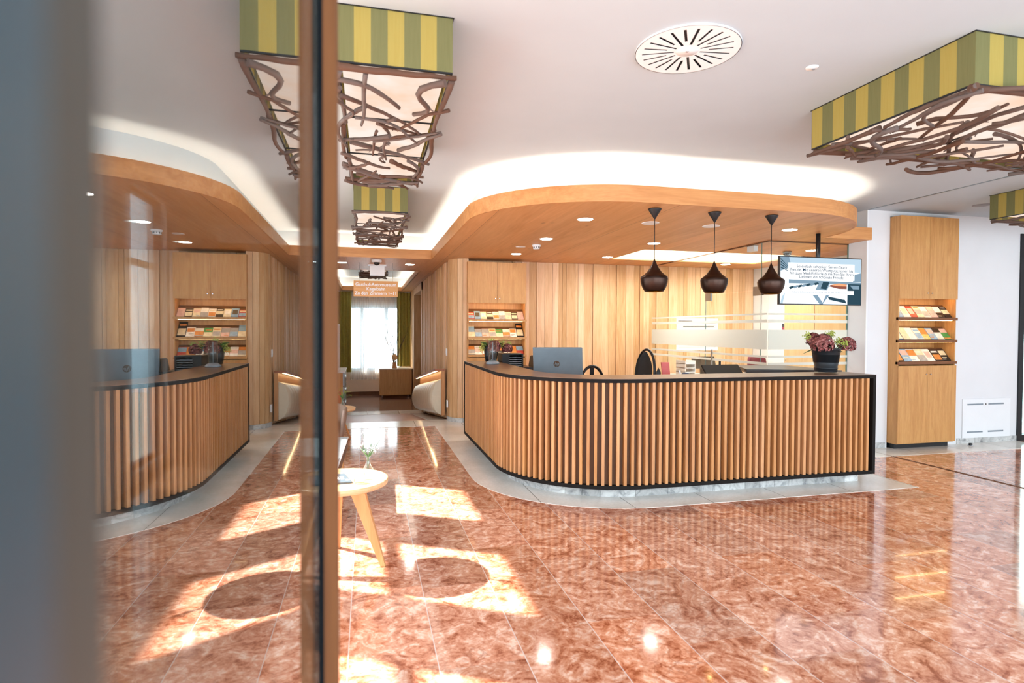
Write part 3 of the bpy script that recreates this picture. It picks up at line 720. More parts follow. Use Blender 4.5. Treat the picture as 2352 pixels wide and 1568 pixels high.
MB().lathe([(R_-.004, -.001), (R_, -.001), (R_, -.012), (R_-.004, -.012)], 1.73, 2.96, CZ, 64, smooth=False, caps=False).build('edge_ring', M['white'], t)
MB().lathe([(.0001, -.017), (.008, -.016), (.010, -.013)], 1.73, 2.96, CZ).build('screw', M['chrome'], t)
t = thing('presence_sensor', 'tiny round white sensor in the plaster ceiling right of the air vent', 'sensor', (2.566, 2.98, CZ))
MB().lathe([(.0001, -.006), (.034, -.005), (.037, 0)], 2.566, 2.98, CZ).build('cover', M['white'], t); MB().lathe([(.0001, -.010), (.009, -.009), (.011, -.005)], 2.58, 2.985, CZ).build('lens', M['grey'], t)
t = thing('ceiling_speaker', 'flat grey disc in the ceiling left of the right edge lamp', 'speaker', (7.40, 5.68, CZ)); MB().lathe([(.0001, -.006), (.09, -.005), (.1, 0)], 7.40, 5.68, CZ).build('grille', plain('grey_disc', '#8f9095', .6), t)

# ================================================================== PENDANTS
def pendant(x, y, label):
    t = thing('pendant_lamp', label, 'pendant lamp', (x, y, KZ), 'bronze pendants over the counter')
    MB().lathe([(.064, -.001), (.060, -.012), (.008, -.095), (.004, -.10), (.0001, -.10)], x, y, KZ).build('ceiling_cone', M['black'], t)
    MB().rod((x, y, KZ-.095), (x, y, 2.20), .0035, 8).build('cord', M['black'], t)
    o = [(.004, 2.222), (.010, 2.205), (.022, 2.175), (.042, 2.135), (.070, 2.095), (.100, 2.068), (.124, 2.052), (.1305, 2.040), (.131, 2.025), (.127, 1.990), (.116, 1.955), (.100, 1.925), (.088, 1.908)]
    MB().lathe([(r_, z) for r_, z in o]+[(.086, 1.908)]+[(max(.002, r_-.004), z-.001) for r_, z in reversed(o[1:-1])], x, y, 0, 48).build('metal_shade', M['bronze'], t)
    MB().lathe([(.085, 1.909), (.098, 1.927), (.112, 1.957), (.12, 1.99), (.122, 2.02)], x, y, 0, 32, caps=False).build('brass_lining', M['gold'], t)
    MB().lathe([(.0001, 1.925), (.015, 1.930), (.022, 1.945), (.015, 1.965), (.008, 1.98), (.0001, 1.98)], x, y, 0, 16).build('bulb', M['bulb'], t)
    return t
p0 = pendant(2.682, 5.15, 'left of three dark bronze pendant lamps over the counter')
p1 = dup(p0, (3.33, 5.15, KZ), 'middle of three dark bronze pendant lamps over the counter')
p2 = dup(p0, (3.98, 5.15, KZ), 'right of three dark bronze pendants, overlapping the television')

# ================================================================== HANGING TV
t = thing('television', 'hanging flat screen advertising gift vouchers, on a black ceiling pole', 'television', (5.255, 5.93, KZ))
X0, X1, Z0, Z1, YT = 4.675, 5.832, 1.842, 2.412, 5.90
MB().box(X0, X1, YT, YT+.035, Z0, Z1).build('casing', M['black'], t, bevel=.003)
MB().rod((5.255, YT+.06, KZ-.002), (5.255, YT+.06, 2.2), .026, 16).box(5.1, 5.4, YT+.035, YT+.05, 2.0, 2.3).build('ceiling_pole', M['blackmetal'], t)
def em2(n, c, s=.95): return emis(n, c, s)
SC = [em2('screen_pale', '#dfe8ef'), em2('screen_white', '#f6f9fb', 1.05), em2('screen_blue', '#7d96a8', .8), em2('screen_dark', '#33505f', .6), em2('screen_sky', '#a9bfce', .9), em2('screen_brown', '#8a5244', .8), em2('screen_orange', '#e59a70', .9)]
sx0, sx1, sz0, sz1 = X0+.012, X1-.012, Z0+.012, Z1-.012
scr = MB().box(sx0, sx1, YT-.001, YT, sz0, sz1).build('screen', SC[0], t)
W_ = sx1-sx0; H_ = sz1-sz0
def sp(pts, mat, lay, nm='picture'):   # polygons in screen units 0..1 from top left
    m = MB(); y = YT-.001-.0006*lay
    v = [(sx0+u*W_, y, sz1-w*H_) for u, w in pts]; n = len(v)
    vs = v+[(a, b+.0005, c) for a, b, c in v]
    m._add(vs, [tuple(range(n)), tuple(range(n, 2*n))[::-1]]+[(i, n+i, n+(i+1) % n, (i+1) % n) for i in range(n)]); return m.build(nm, mat, scr)
sp([(0, 0), (1, 0), (1, .3), (0, .14)], SC[4], 1); sp([(0, 0), (.1, 0), (.13, .2), (0, .3)], SC[2], 2)
for k in range(4): sp([(0, .03+.06*k), (.09, .2+.03*k), (.09, .21+.03*k), (0, .055+.06*k)], SC[3], 3)
sp([(.7+.13*cos(a*pi/8)+.07, .21+.09*sin(a*pi/8)) for a in range(16)], SC[1], 2)
sp([(.9, .35), (1, .3), (1, .5), (.9, .5)], SC[2], 2)
sp([(.1, .48), (1, .51), (1, .56), (.1, .56)], SC[2], 2)
sp([(.05, .62), (.45, .55), (.52, .72), (.2, 1), (0, 1), (0, .8)], SC[1], 2)
for k in range(7): sp([(.10+.05*k, .645-.016*k), (.155+.05*k, .61-.014*k), (.175+.05*k, .64-.013*k), (.12+.05*k, .69-.016*k)], SC[2 if k % 2 else 3], 3)
sp([(.48, .5), (.62, .5), (.55, .78), (.42, .72)], SC[2], 3); sp([(.52, .52), (.6, .52), (.56, .68), (.49, .66)], SC[3], 4)
sp([(.61, .58), (.72, .54), (.82, .56), (.82, .66), (.72, .66), (.6, .61)], SC[5], 3); sp([(.62, .575), (.72, .54), (.82, .565), (.82, .60), (.7, .60)], SC[6], 4)
sp([(.83, .55), (1, .55), (1, 1), (.83, 1)], SC[3], 3); sp([(.86, .58), (.98, .58), (.98, .66), (.9, .66)], SC[2], 4)
sp([(.39, .8), (.45, .8), (.52, .97), (.56, .8), (.6, .8), (.52, 1), (.48, 1)], SC[2], 3); sp([(.58, .83), (.8, .9), (.82, .98), (.6, .9)], SC[3], 3); sp([(.02, .85), (.06, .75), (.03, 1), (0, 1)], SC[4], 3)
cap = sp([(.09, .12), (.915, .12), (.915, .475), (.09, .475)], SC[1], 6, 'caption_panel')
cap2 = sp([(.09, .70), (.91, .70), (.91, .79), (.09, .79)], SC[1], 6, 'caption_panel')
txm = em2('screen_text', '#2c4a66', .5)
text_mesh('screen_text', 'So einfach schenken Sie ein Stück\nFreude. Mit unseren Wertgutscheinen bis\nhin zum Wohlfühlurlaub machen Sie Ihren\nLiebsten die schönste Freude!', .048, txm, scr, (sx0+.505*W_, YT-.0056, sz1-.305*H_), extrude=.0004, sx=1.10, space=.85, bold=.0004)
text_mesh('screen_text', 'Nähere Informationen erhalten sie an der Hotelrezeption!', .031, em2('screen_text_small', '#5d7890', .7), scr, (sx0+.50*W_, YT-.0056, sz1-.745*H_), extrude=.0004, sx=1.14)

# ================================================================== HANGING WOOD SIGN
SY = 10.6
def sgn(x): return x*SY/9.6
t = thing('hanging_sign', 'orange wooden sign with white lettering hanging over the corridor', 'sign', (sgn(.138), SY, KZ))
xa, xb = sgn(-.206), sgn(.483); za, zb_ = 1.54+(2.052-1.54)*SY/9.6, 1.54+(2.302-1.54)*SY/9.6
MB().box(xa, xb, SY, SY+.02, za, zb_).build('board', wood('sign_board_wood', '#dc9a50', '#f0b878', 'X', .45), t)
MB().rod((sgn(-.12), SY+.01, zb_-.002), (sgn(-.12), SY+.01, KZ), .0025, 6).build('cord', M['steel'], t)
MB().rod((sgn(.40), SY+.01, zb_-.002), (sgn(.40), SY+.01, KZ), .0025, 6).build('cord', M['steel'], t)
text_mesh('lettering', 'Gasthof-Automuseum\nKegelbahn\nZu den Zimmern 1–11', .080, M['whitetext'], t, ((xa+xb)/2, SY-.0015, (za+zb_)/2-.004), extrude=.001, sx=.98, space=.95, bold=.0016)

# ================================================================== BROCHURE CABINETS
PAL = {'white': '#efe9de', 'cream': '#e9d9b4', 'pale blue': '#8fb1c9', 'blue': '#4a86b4', 'green': '#4f9a52', 'dark brown': '#3d3028', 'orange': '#d98a45', 'red': '#c0463a', 'grey': '#a9a6a3', 'yellow': '#e3c069', 'black': '#222224', 'pink': '#e3b9ab'}
PM = {}
def pm(c):
    if c not in PM:
        PM[c] = plain('paper_'+c.replace(' ', '_'), PAL[c], .35, var=.12, scale=25)
    return PM[c]
ORD = ['leftmost', 'second', 'third', 'fourth', 'fifth', 'sixth', 'seventh', 'eighth', 'ninth', 'tenth']
def cabinet(nm, label, x0, x1, yf, yb, zt, doors_z, shelves, low, zfl, cab_name, items, lipmat, sidevis=False, toe=True):
    t = thing('brochure_cabinet', label, 'cabinet', (x0, yf, zfl)); w = .018; oc = M['oak_cab']
    MB().box(x0, x0+w, yf+.002, yb, zfl+(.0), zt).box(x1-w, x1, yf+.002, yb, zfl, zt).box(x0+w, x1-w, yb-.012, yb, zfl, zt).box(x0+w, x1-w, yf+.002, yb-.012, zt-w, zt).box(x0+w, x1-w, yf+.002, yb-.012, doors_z[0]+.022, doors_z[0]+.022+w).box(x0+w, x1-w, yf+.002, yb-.012, zfl, zfl+w).build('body', oc, t)
    xm = (x0+x1)/2; g = .0015
    for (za, zb) in (doors_z, low):
        for (a, b, kx) in ((x0, xm-g, xm-.035), (xm+g, x1, xm+.035)):
            d = MB().box(a, b, yf-.018, yf, za, zb).build('door', oc, t)
            kz = za+.075 if za > 1.5 else zb-.11
            MB().rod((kx, yf-.018, kz), (kx, yf-.030, kz), .004, 10).rod((kx, yf-.028, kz), (kx, yf-.036, kz), .009, 12, .007).build('knob', M['chrome'], d)
    dpt = yb-yf-.03
    for si, (zl, zceil) in enumerate(shelves):
        # lip board, sloping rest
        MB().box(x0+.0, x1+.006, yf-.02, yf+.03, zl-.035, zl).build('shelf_lip', lipmat, t)
        MB().box(x0+w, x1-w, yf+.03, yb-.012, zl-.035, zl-.02).build('shelf_board', oc, t)
        sl = radians(52); L = .235
        ys = yf+.035
        a, b = (ys, zl-.015), (ys+cos(sl)*L, zl-.015+sin(sl)*L)
        MB().hexa([(x0+w, a[0], a[1]-.008), (x1-w, a[0], a[1]-.008), (x1-w, b[0], b[1]-.008), (x0+w, b[0], b[1]-.008), (x0+w, a[0], a[1]), (x1-w, a[0], a[1]), (x1-w, b[0], b[1]), (x0+w, b[0], b[1])]).build('sloping_rest', M['slat_back'] if not sidevis else oc, t)
        ls_ = zceil-.006 if si == 1 else (doors_z[0]+.012 if si == 0 else zceil-.001)
        MB().box(x0+.03, x1-.06, yf+(.004 if si else .03), yf+(.014 if si else .045), ls_, ls_+.0055).build('light_strip', M['ledwarm'], t)
        lst = items[si]; n = len(lst); span = (x1-x0-2*w-.01)/n
        shelf = ['top', 'middle', 'bottom'][si]
        for i, (c, tall) in enumerate(lst):
            bw = span*.97; bx = x0+w+.005+i*span; h = .155*tall; e = .004+.003*(i % 2)
            nx, nz = -sin(sl), cos(sl)
            ya, za = ys+nx*.003+0.004, zl+.001
            dy, dz = cos(sl)*h, sin(sl)*h
            ox, oz = nx*e, nz*e
            o = MB().hexa([(bx, ya+ox, za+oz), (bx+bw, ya+ox, za+oz), (bx+bw, ya, za), (bx, ya, za),
                           (bx, ya+ox+dy, za+oz+dz), (bx+bw, ya+ox+dy, za+oz+dz), (bx+bw, ya+dy, za+dz), (bx, ya+dy, za+dz)])
            bt = thing('brochure', '%s brochure, %s from the left on the %s shelf of the %s' % (c, ORD[i], shelf, cab_name), 'brochure', (bx, ya, za), 'brochures on the '+cab_name)
            if i == 0: bt['label'] = '%s brochure at the left end of the %s shelf of the %s' % (c, shelf, cab_name)
            o.build('pages', pm(c), bt)
            rnd = random.Random(i*7+si*31+len(cab_name))
            lay = rnd.choice([[(.0, 1, .45, .95), (.1, .6, .1, .16)], [(.08, .92, .5, .9), (.08, .7, .25, .32), (.08, .5, .12, .17)], [(0, 1, .0, .5), (.1, .8, .7, .8)],
                              [(.05, .95, .08, .55), (.1, .9, .72, .86)], [(0, 1, .3, .7), (.15, .85, .82, .9)], [(.15, .85, .3, .8)], [(0, 1, .62, 1), (0, 1, .05, .15)]])
            for q, (u0, u1, v0, v1) in enumerate(lay):
                c2 = rnd.choice(['dark brown', 'grey', 'cream', 'white', 'pale blue', 'grey', 'white', 'pink', 'cream', 'orange'])
                def Q(u, v, k): return (bx+bw*u, ya+ox*(1+k)+dy*v, za+oz*(1+k)+dz*v)
                k = .12+.05*q
                MB().hexa([Q(u0, v0, k), Q(u1, v0, k), Q(u1, v0, 0), Q(u0, v0, 0), Q(u0, v1, k), Q(u1, v1, k), Q(u1, v1, 0), Q(u0, v1, 0)]).build('cover_picture', pm(c2), bt)
    if toe: MB().box(x0+.03, x1-.03, yf+.06, yb, 0, zfl).build('toe_kick', M['black'], t)
    return t
IL = [[('red', .9), ('pale blue', 1.05), ('cream', 1), ('dark brown', 1), ('white', 1), ('white', 1.08), ('cream', 1), ('dark brown', .95), ('pink', 1.05)],
      [('cream', 1.45), ('grey', 1.05), ('pink', 1.1), ('cream', 1.1), ('green', 1.05), ('orange', 1), ('white', 1.12), ('black', 1.75)],
      [('grey', 1.1), ('white', 1.1), ('orange', .9), ('grey', 1.15), ('black', 1), ('blue', 1.15), ('orange', 1.1), ('red', 1.1)]]
IR = [[('white', 1.2), ('white', 1.2), ('red', 1.2), ('cream', 1.2), ('white', 1.2), ('pink', 1.2), ('dark brown', 1.2), ('black', 1.2)],
      [('blue', 1.2), ('cream', 1.25), ('white', 1.25), ('white', 1.2), ('yellow', 1.2), ('pale blue', 1.2), ('white', 1.2), ('green', 1.15)],
      [('black', 1.3), ('pale blue', 1.25), ('white', 1.25), ('cream', 1.25), ('white', 1.25), ('dark brown', 1.2), ('black', 1.2)]]
cabinet('a', 'oak cabinet with lit brochure shelves behind the left end of the counter', 1.59, 2.58, 9.45, 9.72, 2.64, (1.97, 2.64), [(1.705, 1.97), (1.412, 1.67), (1.12, 1.377)], (.10, 1.07), .08, 'left cabinet', IL, M['oak_cab'])
cabinet('b', 'tall oak cabinet with lit brochure shelves on the white wall at right', 6.64, 7.585, 6.13, 6.43, 3.02, (1.955, 3.02), [(1.715, 1.955), (1.425, 1.68), (1.14, 1.39)], (.08, 1.085), .07, 'right cabinet', IR, plain('dark_oak_lip', '#7a4a26', .45))

# ================================================================== FLOWERS
def bloom(mb, c, r, n, rnd, s=.016):
    for k in range(n):
        d = Vector((rnd.gauss(0, 1), rnd.gauss(0, 1), rnd.gauss(0, 1))).normalized()
        if d.z < -.55: d.z *= -1
        rr = r*rnd.uniform(.86, 1.05); p = Vector(c)+d*rr; u = d.orthogonal().normalized(); a0 = rnd.uniform(0, pi); w = d.cross(u)
        for q in range(4):
            a = a0+q*pi/2; e = u*cos(a)+w*sin(a); f = u*cos(a+.9)+w*sin(a+.9); g = u*cos(a-.9)+w*sin(a-.9)
            lift = d*s*rnd.uniform(.1, .5)
            mb._add([p, p+g*s*.75+lift*.6, p+e*s*1.25+lift, p+f*s*.75+lift*.6], [(0, 1, 2, 3)], rnd.random(), True)
    return mb
def leaf(mb, base, tip, w, droop=.0):
    b = Vector(base); t_ = Vector(tip); d = t_-b; s = d.cross(Vector((0, 0, 1))).normalized() if abs(d.normalized().z) < .95 else Vector((1, 0, 0)); n = s.cross(d).normalized()
    L = []
    for i in range(7):
        u = i/6; c = b.lerp(t_, u)+Vector((0, 0, -droop*u*u)); ww = w*sin(pi*min(1, u*.93+.05)); L += [c-s*ww, c+n*ww*-.25, c+s*ww]
    mb._add(L, [(3*i+j, 3*i+j+1, 3*i+4+j, 3*i+3+j) for i in range(6) for j in range(2)], None, True); return mb
def bouquet(label, cx, cy, z0, pot, blooms, limes, seed, stemtop):
    rnd = random.Random(seed); t = thing('flower_arrangement', label, 'flowers', (cx, cy, z0), None)
    if pot == 'pot':
        MB().lathe([(.106, 0), (.108, .006), (.108, .035), (.112, .038), (.112, .045), (.108, .048), (.138, .232), (.143, .236), (.143, .243), (.137, .243), (.120, .1), (.0001, .08)], cx, cy, z0, 40).build('pot', M['pot'], t)
    else:
        MB().lathe([(.055, 0), (.075, .006), (.09, .10), (.098, .20), (.1, .21), (.094, .205), (.07, .02), (.0001, .015)], cx, cy, z0, 32).build('pot', M['pot'], t)
    st = MB()
    for b in blooms: st.ring([(cx, cy, z0+.12), (cx+(b[0]-cx)*.5, cy+(b[1]-cy)*.5, z0+.2), b[:3]], .004, 6)
    for b in limes: st.ring([(cx, cy, z0+.12), (cx+(b[0]-cx)*.4, cy+(b[1]-cy)*.4, z0+.24), b[:3]], .0025, 6)
    st.build('stems', M['leaf'], t)
    for b in blooms:
        h = bloom(MB(), b[:3], b[3], int(150*(b[3]/.08)**2)+60, rnd, .0165).build('hydrangea_bloom', M['petal'], t)
    for b in limes:
        mm = MB()
        for k in range(60):
            d = Vector((rnd.gauss(0, 1), rnd.gauss(0, .7), rnd.gauss(0, .9))).normalized()*b[3]*rnd.uniform(.3, 1); p = Vector(b[:3])+d
            mm.lathe([(.0001, -.006), (.0068, 0), (.0001, .006)], p.x, p.y, p.z, 5)
            if k % 2 == 0: mm.ring([b[:3], p], .0012, 4)
        mm.build('lime_blossom', M['lime_bloom'], t)
    lf = MB()
    for k in range(9):
        a = rnd.uniform(0, 2*pi); leaf(lf, (cx+.06*cos(a), cy+.06*sin(a), z0+.22), (cx+.19*cos(a), cy+.15*sin(a), z0+.25+rnd.uniform(-.02, .05)), .035, .03)
    lf.build('leaves', M['leaf'], t)
    return t, lf
fy = 5.12
t, _ = bouquet('hydrangea bouquet in a black pot standing on the right end of the counter', 4.63, fy, HT+.012, 'pot',
        [(4.53, fy-.06, 1.395, .105), (4.87, fy-.02, 1.385, .082), (4.50, fy+.03, 1.44, .07), (4.62, fy+.1, 1.40, .08)],
        [(4.66, fy, 1.50, .05), (4.73, fy-.05, 1.43, .05), (4.41, fy+.02, 1.475, .055), (4.745, fy+.05, 1.50, .04), (4.79, fy-.08, 1.405, .045), (4.64, fy, 1.46, .05)], 5, 1.5)
MB_ = leaf(MB(), (4.50, fy, 1.36), (4.33, fy-.02, 1.30), .016); MB_.build('long_leaf', M['leaf'], t)
b2, _ = bouquet('second hydrangea bouquet behind the clear vase at the left end of the counter', 1.62, 7.72, HT+.002, 'p2',
        [(1.64, 7.62, 1.30, .085), (1.84, 7.70, 1.275, .07), (1.6, 7.8, 1.30, .07)],
        [(1.52, 7.68, 1.34, .06), (1.62, 7.7, 1.385, .05), (1.76, 7.66, 1.345, .055), (1.48, 7.66, 1.28, .05), (1.86, 7.7, 1.34, .045)], 9, 1.4)
# clear cylinder beverage dispenser/vase on dark foot
t = thing('glass_cylinder', 'clear glass tube on a dark foot in front of the left bouquet', 'vase', (1.545, 7.25, HT+.001))
MB().lathe([(.0001, 0), (.085, 0), (.088, .012), (.07, .03), (.045, .045), (.0001, .05)], 1.545, 7.25, HT+.001, 32).build('foot', M['grey'], t)
MB().lathe([(.045, .046), (.048, .30), (.05, .30), (.052, .302), (.05, .046)], 1.545, 7.25, HT+.001, 32).build('tube', M['vase'], t)
MB().rod((1.545, 7.25, HT+.001+.05), (1.545, 7.25, HT+.001+.28), .006, 8).build('rod', M['grey'], t)

# ================================================================== THINGS ON / BEHIND THE COUNTER
# monitor (its grey back faces the lobby)
t = thing('computer_monitor', 'grey computer monitor seen from behind, round logo on its back', 'monitor', (2.0, 6.0, .735))
KM = 1.1
def km(x, y, z): return Vector((x*KM, y*KM, 1.54+(z-1.54)*KM))
MA, MBp, MD = km(1.745, 6.06, 1.02), km(2.275, 5.98, 1.02), km(1.715, 6.00, 1.345)
ux = (MBp-MA).normalized(); uz = (MD-MA).normalized(); nx = ux.cross(uz).normalized()
e_ = -nx*.032; MC = MD+(MBp-MA)
MB().hexa([tuple(p) for p in (MA, MBp, MBp+e_, MA+e_, MD, MC, MC+e_, MD+e_)]).build('shell', M['monitorgrey'], t, bevel=.006)
mc = (MA+MBp)/2
MB().box(mc.x-.06, mc.x+.06, mc.y+.03, mc.y+.07, .75, 1.12).build('stand_neck', M['grey'], t); MB().box(mc.x-.13, mc.x+.13, mc.y-.06, mc.y+.14, .737, .75).build('stand_foot', M['grey'], t, bevel=.003)
lc = MA+(MBp-MA)*.47+(MD-MA)*.46-nx*.0004
def disc3(mb, c, r, e=.0016, n=32):
    a = [c+(ux*cos(2*pi*k/n)+uz*sin(2*pi*k/n))*r for k in range(n)]; b = [p+nx*e for p in a]
    return mb._add(a+b, [tuple(range(n)), tuple(range(n, 2*n))]+[(k, (k+1) % n, n+(k+1) % n, n+k) for k in range(n)])
lg = disc3(MB(), lc, .038).build('logo', plain('logo_disc', '#b09a8c', .2, .8), t)
cu = bpy.data.curves.new('t', 'FONT'); cu.body = 'hp'; cu.size = .055; cu.align_x = 'CENTER'; cu.align_y = 'CENTER'; cu.extrude = .0006; cu.shear = .3
to = bpy.data.objects.new('t', cu); C.objects.link(to); bpy.context.view_layer.update()
me = bpy.data.meshes.new_from_object(to.evaluated_get(bpy.context.evaluated_depsgraph_get())); bpy.data.objects.remove(to)
cc = lc+nx*.002-ORG[t.name]; me.transform(Matrix(((ux.x, uz.x, nx.x, cc.x), (ux.y, uz.y, nx.y, cc.y), (ux.z, uz.z, nx.z, cc.z), (0, 0, 0, 1))))
me.materials.clear(); me.materials.append(M['monitorgrey']); lo = bpy.data.objects.new('logo_letters', me); C.objects.link(lo); lo.parent = lg; ORG[lo.name] = ORG[t.name]
# black letter tray tower with slats
t = thing('letter_tray_tower', 'black slatted letter tray tower behind the left counter curve', 'letter tray', (1.9, 7.7, .735))
MB().box(1.75, 1.765, 7.6, 7.9, .737, 1.20).box(2.02, 2.04, 7.6, 7.9, .737, 1.20).box(1.765, 2.02, 7.885, 7.9, .737, 1.20).box(1.75, 2.04, 7.6, 7.9, 1.20, 1.215).build('frame', M['black'], t)
m = MB()
for k in range(15): m.box(1.85, 2.02, 7.61, 7.88, .765+.028*k, .773+.028*k)
m.build('trays', M['grey'], t); MB().box(1.765, 1.85, 7.61, 7.625, .737, 1.20).build('side_panel', M['black'], t)
# move the tower off the slab: sits on the desk
t = thing('printer', 'black printer behind the tray tower in front of the board wall', 'printer', (2.55, 8.7, 0))
MB().box(2.50, 2.86, 8.62, 9.0, 0, .95).build('cabinet_base', M['black'], t, bevel=.01)
MB().hexa([(2.49, 8.6, .95), (2.87, 8.6, .95), (2.87, 9.0, .95), (2.49, 9.0, .95), (2.52, 8.66, 1.13), (2.84, 8.66, 1.13), (2.84, 8.98, 1.13), (2.52, 8.98, 1.13)]).build('body', M['black'], t, bevel=.02)
MB().box(2.56, 2.8, 8.6, 8.66, 1.0, 1.012).build('paper_slot', M['chrome'], t)
# side table next to the cabinet
t = thing('shelf_table', 'dark topped oak side table in front of the left cabinet', 'side table', (2.3, 8.6, 0))
MB().box(2.05, 2.42, 8.45, 8.95, .93, .975).build('table_top', M['darktop'], t); MB().box(2.07, 2.11, 8.47, 8.93, 0, .93).box(2.36, 2.40, 8.47, 8.93, 0, .93).build('side_panels', M['oak_cab'], t)

def office_chair(label, x, y, rz, kind):
    t = thing('office_chair', label, 'chair', (0, 0, 0)); blk = M['black']
    b = MB()
    for k in range(5):
        a = 2*pi*k/5; b.ring([(0, 0, .10), (.30*cos(a), .30*sin(a), .075)], [.022, .014], 8); 
    b.build('star_base', blk, t)
    for k in range(5):
        a = 2*pi*k/5; MB().rod((.30*cos(a)-.015*sin(a), .30*sin(a)+.015*cos(a), .031), (.30*cos(a)+.015*sin(a), .30*sin(a)-.015*cos(a), .031), .03, 12).build('castor', blk, t)
    MB().rod((0, 0, .09), (0, 0, .42), .025, 12).build('gas_lift', M['steel'], t)
    MB().box(-.24, .24, -.22, .24, .43, .50).build('seat', blk, t, bevel=.03)
    if kind == 'arch':
        ar = [(.21*cos(radians(a)), -.26, .80+.28*sin(radians(a))) for a in range(0, 181, 12)]
        MB().ring([(.20, -.24, .48)]+ar+[(-.20, -.24, .48)], .018, 10).build('back_frame', blk, t)
        MB().box(-.03, .03, -.27, -.25, .46, 1.06).build('back_spine', blk, t, bevel=.005)
    else:
        z0 = .56
        pts = [(.20*cos(radians(a))*(1), -.25-.03*sin(radians(a)), .95+.33*sin(radians(a))) for a in range(0, 181, 12)]
        MB().ring([(.15, -.22, .52)]+pts+[(-.15, -.22, .52), (.15, -.22, .52)], .017, 10).build('back_frame', blk, t)
        def fn(u, v):
            z = .55+v*.70; w = .19*(1-.9*max(0, (v-.55)/.45)**3); return ((u-.5)*2*w*.92, -.235-.045*v+.03*(2*u-1)**2, z)
        MB().grid(fn, 9, 12).build('mesh_back', plain('dark_mesh', '#2c2b2a', .7), t, solid=.004)
        MB().box(-.035, .035, -.28, -.24, .44, .95).build('back_spine', M['grey'], t, bevel=.006)
    for s in (-1, 1): MB().ring([(s*.25, .05, .47), (s*.29, .05, .55), (s*.29, .02, .68)], .014, 8).box(s*.29-.03, s*.29+.03, -.12, .14, .68, .70).build('armrest', blk, t)
    t.location = (x, y, 0); t.rotation_euler = (0, 0, rz); return t
office_chair('black office chair with arched back just right of the monitor', 2.66, 7.15, radians(20), 'arch')
office_chair('black mesh office chair seen side on, behind the middle of the counter', 3.30, 7.0, radians(100), 'mesh')
# point of sale display
t = thing('till_screen', 'black tilted till display behind the counter, under the middle pendant', 'display', (3.87, 5.85, .735))
MB().hexa([(3.60, 5.66, 1.03), (4.06, 5.66, 1.03), (4.06, 5.68, 1.02), (3.60, 5.68, 1.02), (3.70, 5.95, 1.145), (4.17, 5.95, 1.145), (4.17, 5.97, 1.13), (3.70, 5.97, 1.13)]).build('shell', M['darkedge'], t, bevel=.004)
MB().box(3.84, 3.92, 5.78, 5.88, .735, 1.06).build('stand', M['black'], t)
MB().box(3.955, 3.975, 5.99, 6.005, .735, 1.18).build('rod', M['black'], t)
# little things left of it
t = thing('card_holder', 'coral pink card standing behind the counter at the glass edge', 'card', (3.55, 6.0, .735)); MB().hexa([(3.28, 6.0, .735), (3.37, 6.0, .735), (3.37, 6.02, .735), (3.28, 6.02, .735), (3.255, 6.06, 1.17), (3.35, 6.06, 1.17), (3.35, 6.08, 1.17), (3.255, 6.08, 1.17)]).build('card', M['pink'], t)
t = thing('small_bottle', 'small bottle with black label left of the coral card', 'bottle', (3.16, 5.95, .735))
MB().lathe([(.0001, 0), (.022, 0), (.024, .01), (.024, .30), (.018, .33), (.0001, .335)], 3.16, 5.95, .735, 20).build('glass_body', M['vase'], t); MB().lathe([(.0245, .25), (.0255, .255), (.0255, .33), (.0245, .335), (.0001, .385)], 3.16, 5.95, .735, 20).build('cap', M['black'], t)
t = thing('desk_clutter_dish', 'white dish with blue tape dispenser behind the counter', 'tape dispenser', (3.5, 5.9, .735))
MB().box(3.36, 3.44, 5.85, 5.93, .735, 1.02).build('stand_block', M['white'], t, bevel=.01)
MB().lathe([(.0001, 0), (.045, .0), (.055, .03), (.035, .055), (.0001, .06)], 3.47, 5.9, 1.005, 24).build('blue_dish', M['blueitem'], t)
MB().rod((3.40, 5.88, 1.02), (3.385, 5.89, 1.09), .011, 10).build('handle', M['white'], t); MB().box(3.445, 3.495, 5.88, 5.92, .735, 1.005).build('stem', M['blueitem'], t)

# ================================================================== BACK OFFICE
t = thing('wall_planner', 'white year planner board on the board wall behind the glass', 'planner', (5.96, 9.73, 1.45))
MB().box(5.53, 6.39, 9.735, 9.75, 1.16, 1.755).build('board', emis('lit_planner', '#ffffff', .9) if False else M['white'], t)
m = MB()
for k in range(12): m.box(5.58, 6.34, 9.732, 9.735, 1.66-.04*k, 1.664-.04*k)
m.build('grid_lines', plain('grey_print', '#a5a8ad', .6), t); MB().box(5.56, 5.85, 9.731, 9.735, 1.70, 1.712).box(5.66, 6.3, 9.731, 9.735, 1.60, 1.61).build('heading', M['black'], t)
t = thing('office_desk', 'white office desk behind the glass partition', 'desk', (5.9, 8.9, 0))
MB().box(5.2, 6.9, 8.75, 9.6, .72, .75).build('desk_top', M['white'], t)
for x in (5.25, 6.80):
    for y in (8.8, 9.5): MB().box(x, x+.05, y, y+.05, 0, .72).build('leg', M['steel'], t)
t = thing('office_monitor', 'dark monitor on the white office desk behind the glass', 'monitor', (5.7, 9.1, .75))
MB().hexa([(5.48, 9.1, .87), (5.95, 9.1, .87), (5.95, 9.13, .87), (5.48, 9.13, .87), (5.45, 9.06, 1.08), (5.88, 9.06, 1.08), (5.88, 9.09, 1.08), (5.45, 9.09, 1.08)]).build('screen_shell', plain('dark_olive_shell', '#3f3c33', .4), t, bevel=.004)
MB().box(5.65, 5.75, 9.11, 9.14, .75, .9).box(5.58, 5.82, 9.05, 9.2, .75, .762).build('stand', M['black'], t)
t = thing('paper_trays', 'white letter trays on the office desk left of the dark monitor', 'letter tray', (5.33, 9.0, .75))
m = MB()
for k in range(4): m.box(5.22, 5.42, 8.9, 9.2, .75+.07*k, .76+.07*k)
